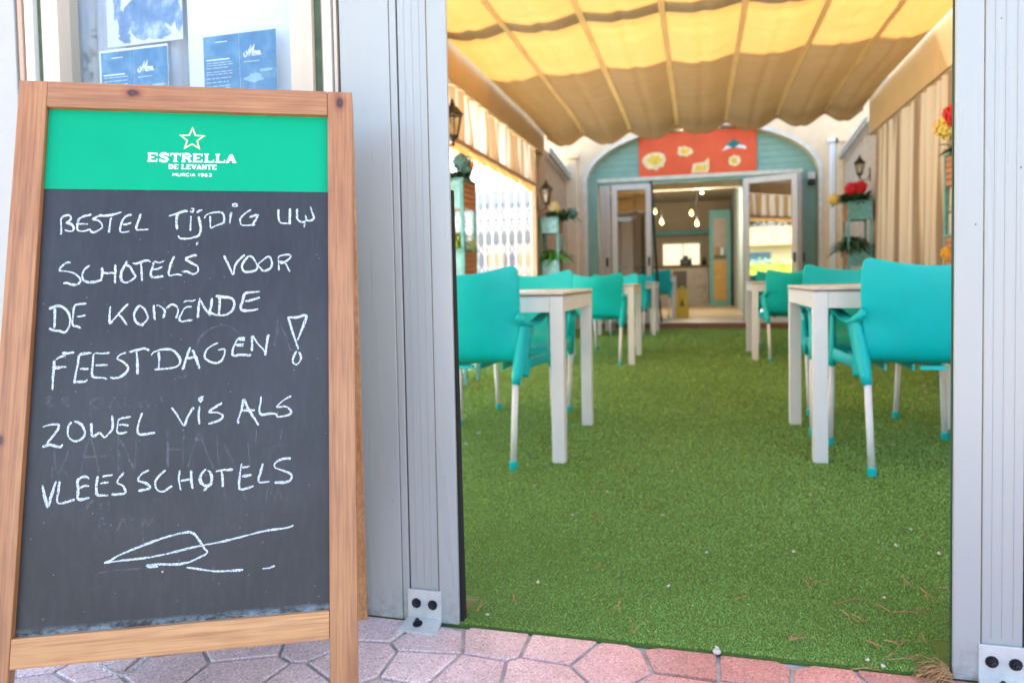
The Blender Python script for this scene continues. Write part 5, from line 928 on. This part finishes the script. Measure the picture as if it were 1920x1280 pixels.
# ------------------------------------------------------------------ planter towers
def tower(x,y,rows,panel,lab,aisle=1,W_=.25,D_=.33):
    """open frame with planter boxes; origin at floor centre; aisle=+1 when the aisle is on its +x side"""
    r=empty('planter_tower',(x,y,0),lab,'planter')
    t=.026; top=rows[0][1]
    for sx in (-1,1):
        for sy in (-1,1): cx=sx*(W_/2-t/2); cy=sy*(D_/2-t/2); box('upright',(cx-t/2,cx+t/2,cy-t/2,cy+t/2,.006,top),TURQD,r,.002)
    for z0,z1 in rows:
        bx=empty('planter_box',(0,0,0)); bx.parent=r
        box('end_panel',(-W_/2+t,W_/2-t,-D_/2+.004,-D_/2+.016,z0,z1-.004),panel,bx); box('end_panel',(-W_/2+t,W_/2-t,D_/2-.016,D_/2-.004,z0,z1-.004),panel,bx)
        n=5; h=(z1-z0)/n
        for s in (-1,1):
            for k in range(n):
                xa=s*(W_/2-.006); box('slat',(min(xa,xa-s*.01),max(xa,xa-s*.01),-D_/2+t,D_/2-t,z0+k*h+.003,z0+(k+1)*h-.003),SLAT,bx)
        box('rim',(-W_/2-.004,W_/2+.004,-D_/2-.004,D_/2+.004,z1,z1+.014),TURQD,bx,.002); box('soil',(-W_/2+t,W_/2-t,-D_/2+t,D_/2-t,z0+.01,z1-.03),BROWN,bx)
    return r
def flower(cx,cy,cz,R_,m_,n,seed,ps=.3,nm='flower_head',lab=None,par=None):
    rr=random.Random(seed); m=MB()
    for k in range(n):
        zc=1-2*(k+.5)/n; a=k*2.39996; d=Vector((math.sqrt(1-zc*zc)*math.cos(a),math.sqrt(1-zc*zc)*math.sin(a),zc)); p=d*R_*rr.uniform(.82,1.05)
        s=d.cross(Vector((rr.uniform(-1,1),rr.uniform(-1,1),rr.uniform(-1,1)))).normalized(); u=d.cross(s); q=R_*ps*rr.uniform(.8,1.2); dn=d*(-q*.35)
        m.add([p-s*q+dn,p-u*q*.8,p+s*q+dn,p+u*q*.8,p-d*q*.3],[(0,1,4),(1,2,4),(2,3,4),(3,0,4)])
    m.lathe([(R_*.4,-R_*.7),(R_*.8,0),(R_*.4,R_*.7)],n=10)
    o=m.build(nm,m_,par); o.location=(cx,cy,cz); return o
def bouquet(x,y,z,lab,heads,nl,seed,lm_=LEAFD,L_=.16,sp=.08):
    r=empty('flower_arrangement',(x,y,z),lab,'flowers')
    leafy(nl,sp,-.02,L_,seed,w=.022,droop=.5).build('leaves',lm_,r)
    for k,(dx,dy,dz,R_,m_) in enumerate(heads): flower(dx,dy,dz,R_,m_,70,seed+k,par=r)
    return r
def fern(x,y,z,lab,n,L_,seed,m_=LEAFM,w=.02):
    r=empty('leafy_plant',(x,y,z),lab,'plant')
    MB().lathe([(.05,.0),(.065,.06),(.06,.062)],n=12).build('pot',BROWN,r,smooth=True)
    leafy(n,.03,.05,L_,seed,w=w,droop=.7).build('leaves',m_,r); return r
BL=mat('faded_blue_panel',(.26,.50,.56),rough=.6,var=.3,scale=14)
tower(-1.825,5.275,[(1.35,1.56),(.83,1.03),(.28,.48)],TURQL,'turquoise planter tower with orange slats nearest on the left, beside the column')
bouquet(-1.80,5.27,1.60,'grey-teal and yellow flowers on the near left planter tower',[(.045,-.02,.11,.075,PETT),(.075,.06,.10,.055,PETO),(-.01,.08,.16,.045,PETY),(.09,-.02,.04,.045,PETT)],150,11,L_=.15)
fern(-1.80,5.27,1.046,'thin yellow-green plant in the lower box of the near left planter tower',70,.26,12,mat('yellow_green_leaf',(.30,.42,.03),rough=.5,var=.3),w=.014)
tower(-1.905,9.45,[(1.42,1.62),(.87,1.06),(.3,.5)],BL,'pale blue planter tower at the far left below the dark lantern')
bouquet(-1.80,9.45,1.66,'cream and dark teal flowers on the far left planter tower',[(-.05,-.08,.10,.085,PETC),(.17,.0,.02,.085,PETT),(.06,.05,.0,.06,PETT)],150,13,L_=.20,sp=.13)
fern(-1.86,9.42,1.076,'bright green leafy plant in the lower box of the far left planter tower',90,.30,14,w=.034)
tower(1.86,9.46,[(1.45,1.66),(.90,1.09),(.3,.5)],TURQD,'grey-turquoise planter tower at the far right below the lantern',aisle=-1,W_=.27)
bouquet(1.82,9.42,1.70,'red and pale yellow flowers on the far right planter tower',[(-.04,-.05,.12,.085,PETR),(.05,-.07,.13,.09,PETR),(-.22,.0,.01,.075,PETY)],170,15,L_=.22,sp=.14)
fern(1.80,9.42,1.106,'dark green fern in the lower box of the far right planter tower',120,.32,16,LEAFD,w=.028)
flower(-.0,0,0,.035,PETY,40,99,nm='yellow_flower').location=(-1.76,9.33,1.12)
bpy.data.objects['yellow_flower']['label']='small yellow flower low at the far left planter tower'; bpy.data.objects['yellow_flower']['category']='flower'
tower(1.705,5.19,[(1.36,1.56),(.83,1.03),(.28,.48)],TURQL,'turquoise planter tower with brown slats just inside the right column')
bouquet(1.70,5.22,1.60,'yellow ball flower and red flower on the near right planter tower',[(-.12,.05,.14,.085,PETY),(-.105,-.06,.20,.08,PETR),(.03,.0,.10,.08,PETC)],90,17,L_=.18)
bouquet(1.70,5.25,1.06,'orange-yellow flowers low in the near right planter tower',[(-.09,.06,-.14,.06,PETO),(.0,-.05,-.1,.06,PETO)],8,18,LEAFM,L_=.05)
fern(1.72,5.22,1.15,'light green plant hanging from the middle of the near right planter tower',26,.24,19,mat('yellow_green_leaf_light',(.30,.42,.06),rough=.5,var=.3),w=.018)

# ------------------------------------------------------------------ side yard on the left
yard=box('yard_paving',(-14,-2.32,1.9,20,-.028,-.004),mat('pale_yard_paving',(.62,.58,.52),rough=.9,var=.06,scale=3)); tag(yard,kind='structure')
yw=empty('yard_wall',(-5.2,12.35,0),'white yard building behind the lattice gate','building')
box('wall',(-2.3,2.6,0,.25,0,2.40),mat('pale_blue_yard_wall',(.30,.33,.36),rough=.8),yw); box('coping',(-2.33,2.62,-.04,.29,2.403,2.47),CREAM,yw)
WG=mat('blue_window_glass',(.10,.22,.34),rough=.2,var=.3)
for k in range(12):
    x=-.9+k*.29; box('window_pane',(x,x+.13,-.012,-.001,2.02,2.18),WG,yw); 
for k in range(6): x=-.7+k*.56; box('cream_panel',(x,x+.3,-.012,-.001,.5,1.45),CREAM,yw)
LG=mat('white_lattice_paint',(.80,.80,.80),rough=.5,var=.03)
gt=empty('lattice_gate',(-3.9,12.0,0),'white folding lattice gate across the side yard, left beyond the planter','gate')
for k in range(19):
    x=-1.25+k*.14; box('gate_bar',(x-.012,x+.012,-.012,.012,.05,2.36),LG,gt)
    if k<18:
        m=MB(); 
        for z in (.25,.62,.99,1.36,1.73,2.0):
            for s in (-1,1):
                a=Vector((x,.016*s,z-.12*s)); b=Vector((x+.14,.016*s,z+.12*s)); m.sweep([a,b],.009,n=4,side=(0,1,0))
        m.build('gate_lattice',LG,gt)
        m=MB(); c=Vector((x+.07,0,1.86)); m.sweep([c+Vector((.045*math.cos(t*PI/5),0,.045*math.sin(t*PI/5))) for t in range(11)],.009,n=5,side=(0,1,0),cap=False); m.build('gate_ring',LG,gt)
box('gate_rail',(-1.3,1.3,-.02,.02,2.363,2.43),LG,gt); box('gate_rail',(-1.3,1.3,-.018,.018,.0,.048),LG,gt)
# ------------------------------------------------------------------ garden beyond the yard (seen in the glass door)
def crown(n,rx,ry,rz_,seed,q=.09):
    rr=random.Random(seed); m=MB()
    cl=[(Vector((rr.gauss(0,.45)*rx,rr.gauss(0,.45)*ry,rr.gauss(0,.45)*rz_)),rr.uniform(.25,.5)) for _ in range(22)]
    for _ in range(n):
        c,r_=rr.choice(cl); d=Vector((rr.gauss(0,1),rr.gauss(0,1),rr.gauss(0,1))).normalized()*r_*rr.uniform(.5,1)*rx*.8; p=c+d
        a=Vector((rr.gauss(0,1),rr.gauss(0,1),rr.gauss(0,1))).normalized(); b=a.orthogonal().normalized(); s_=q*rr.uniform(.6,1.3)
        m.add([p-a*s_,p-b*s_*.5,p+a*s_,p+b*s_*.5],[(0,1,2,3)])
    return m
tag(box('garden_lawn',(-22,-6.5,-9,1.9,-.028,-.01),mat('garden_lawn_grass',(.14,.24,.03),rough=.9,var=.3)),kind='structure')
hg=empty('garden_hedge',(-8.3,1.2,0),'low yellow-green hedge mirrored in the glass door','hedge',rz=-PI/4)
m=MB(); rr=random.Random(4)
for _ in range(5000):
    p=Vector((rr.uniform(-4,4),rr.uniform(-.35,.35),rr.uniform(.0,1.35)+rr.gauss(0,.04))); a=Vector((rr.gauss(0,1),rr.gauss(0,1),rr.gauss(0,1))).normalized(); b=a.orthogonal().normalized()
    m.add([p-a*.05,p-b*.03,p+a*.05,p+b*.03],[(0,1,2,3)])
m.box(-4,4,-.25,.25,0,1.2).build('foliage',mat('yellow_green_hedge_leaf',(.26,.36,.04),rough=.6,var=.3),hg)
gh=empty('garden_house',(-10.5,-1.0,0),'cream garden house with a tan tiled roof mirrored in the glass door','building',rz=-PI/4)
box('house_wall',(-5,5,-2,0,0,2.0),mat('cream_house_wall',(.74,.62,.42),rough=.9),gh)
MB().add([(-5.3,.3,1.95),(5.3,.3,1.95),(5.3,-2.3,1.95),(-5.3,-2.3,1.95),(-4.5,-1,2.7),(4.5,-1,2.7)],[(0,1,5,4),(1,2,5),(2,3,4,5),(3,0,4),(0,3,2,1)]).build('roof',mat('tan_roof_tile',(.42,.22,.12),rough=.9,var=.3,scale=6),gh)
for x in (-3.5,-1,1.5): box('house_window',(x,x+.9,.002,.02,.9,1.7),WG,gh)
for k,(x,y,s_) in enumerate(((-13.5,-2.5,1.6),(-10.5,-5.5,1.8),(-16,1.5,1.7))):
    tr_=empty('garden_tree',(x,y,0),['dark green tree behind the garden house, nearest the lawn','tallest dark tree behind the right end of the garden house','dark tree behind the left end of the garden house'][k],'tree')
    MB().sweep([(0,0,0),(.1,0,1.2),(.05,.1,2.4)],[.16,.12,.08],n=8).build('trunk',BROWN,tr_)
    c=crown(5200,s_*1.5,s_*1.5,s_,20+k).build('crown',LEAFD,tr_); c.location=(0,0,2.9)

# ------------------------------------------------------------------ litter on the carpet
PN=mat('dry_pine_needle',(.40,.22,.09),rough=.7,var=.4,scale=120)
PTM=mat('fallen_white_petal',(.60,.56,.50),rough=.7)
def needle(x,y,a,l,sp,z=.014):
    rr=random.Random(int(x*9999)); m=MB()
    for s in (-1,1):
        b=a+s*sp/2; m.sweep([(0,0,0),(math.cos(b)*l*.5,math.sin(b)*l*.5,.003),(math.cos(b+.1*s)*l,math.sin(b+.1*s)*l,.001)],[.0012,.001,.0006],n=4,side=(0,0,1))
    o=m.build('pine_needle',PN); o.location=(x,y,z); tag(o,'dry brown pine needle lying on the green turf carpet','pine needle','pine needles scattered on the carpet'); return o
for (x,y,a,l,sp) in [(0.261, 1.881, 1.664, 0.0753, 0.1), (0.271, 1.894, 1.223, 0.0617, 0.5), (0.306, 1.8, 0.594, 0.0929, 0.05), (0.42, 1.781, 0.169, 0.0954, 0.05), (0.421, 1.786, 2.304, 0.0404, 0.1), (0.525, 1.943, -1.503, 0.0882, 0.08), (0.5, 2.008, -1.617, 0.0871, 0.05), (0.315, 1.767, -1.284, 0.0636, 0.1), (0.177, 1.592, 0.631, 0.0644, 0.3), (0.337, 1.631, -0.892, 0.0398, 0.15), (0.373, 1.639, -0.49, 0.034, 0.1), (0.426, 1.651, -2.447, 0.0391, 0.2), (0.362, 1.564, 0.847, 0.0347, 0.1), (0.36, 1.556, 0.228, 0.0842, 0.02), (0.556, 1.945, -0.083, 0.0361, 0.05), (0.333, 1.753, -1.066, 0.0434, 0.05), (0.46, 1.689, -1.83, 0.0507, 0.2), (0.285, 1.503, 0.223, 0.0543, 0.02), (0.471, 1.526, -3.0, 0.0707, 0.02), (-0.56, 1.623, 0.259, 0.0352, 0.1), (-0.514, 1.58, 1.524, 0.0641, 0.1), (-0.451, 1.688, -1.318, 0.0599, 0.05), (-0.192, 1.708, -1.584, 0.077, 0.1), (-0.148, 1.554, 1.459, 0.0805, 0.4), (-0.28, 1.889, 0.917, 0.0378, 0.3), (0.18, 1.595, 0.827, 0.034, 0.6), (0.073, 1.765, 0.773, 0.0559, 0.05), (-0.232, 1.609, -1.285, 0.0177, 0.2), (-0.343, 2.296, 1.406, 0.0487, 0.3), (-0.558, 1.618, -0.883, 0.0583, 0.1)]: needle(x,y,a,l,sp)
for (x,y) in [(-0.329, 2.583), (0.013, 2.058), (-0.605, 2.612), (-0.484, 1.566), (-0.407, 1.765), (-0.081, 1.813), (0.03, 1.527), (-0.41, 2.305), (-0.123, 2.359), (0.252, 2.116), (0.377, 2.686), (0.539, 2.224), (0.636, 2.181), (0.424, 1.853), (0.322, 1.542), (0.347, 1.524), (0.615, 2.375), (0.348, 2.279), (0.252, 2.114), (-1.375, 4.186), (-1.103, 3.487), (-1.089, 3.237), (-0.409, 3.608), (-0.607, 2.612), (-1.353, 4.536), (1.43, 5.189), (1.321, 4.869), (0.848, 3.552), (1.501, 5.481)]:
    rr=random.Random(int(x*7919)); m=MB(); p=blob(0,0,.0046,.0032,int(abs(x)*1000),12)
    n=len(p); m.add([(a,b,.0+ (a*a)*60) for a,b in p]+[(a,b,.0012+(a*a)*60) for a,b in p],[tuple(range(n-1,-1,-1)),tuple(range(n,2*n))]+[(i,(i+1)%n,n+(i+1)%n,n+i) for i in range(n)])
    o=m.build('petal',PTM); o.location=(x,y,.016); o.rotation_euler=(rr.uniform(-.3,.3),rr.uniform(-.3,.3),rr.uniform(0,6)); s=1+.5*max(0,y-1.6); o.scale=(s,s,s)
    tag(o,'small white petal fallen on the green turf carpet','petal','white petals scattered on the carpet')
m=MB(); rr=random.Random(5)
for _ in range(110):
    a=rr.uniform(PI*.55,PI*1.35); l=rr.uniform(.02,.065); x0=.468-abs(rr.gauss(0,.010)); y0=1.527+rr.gauss(0,.016); z0=rr.uniform(.001,.022)
    m.sweep([(x0,y0,z0),(x0+math.cos(a)*l*.5,y0+math.sin(a)*l*.5*.6,z0+.006),(x0+math.cos(a)*l,y0+math.sin(a)*l*.6,max(.001,z0-.008))],[.0009,.0008,.0005],n=4,side=(0,0,1))
o=m.build('pine_needle_pile',PN); tag(o,'small pile of dry pine needles against the foot of the right column','pine needles',kind='stuff')
pb=MB().lathe([(.001,.0),(.0075,.002),(.009,.006),(.006,.010),(.001,.011)],n=10).build('pebble',PTM,smooth=True); pb.location=(.030,1.528,.002); tag(pb,'tiny white pebble at the carpet edge above the paving joint','pebble')
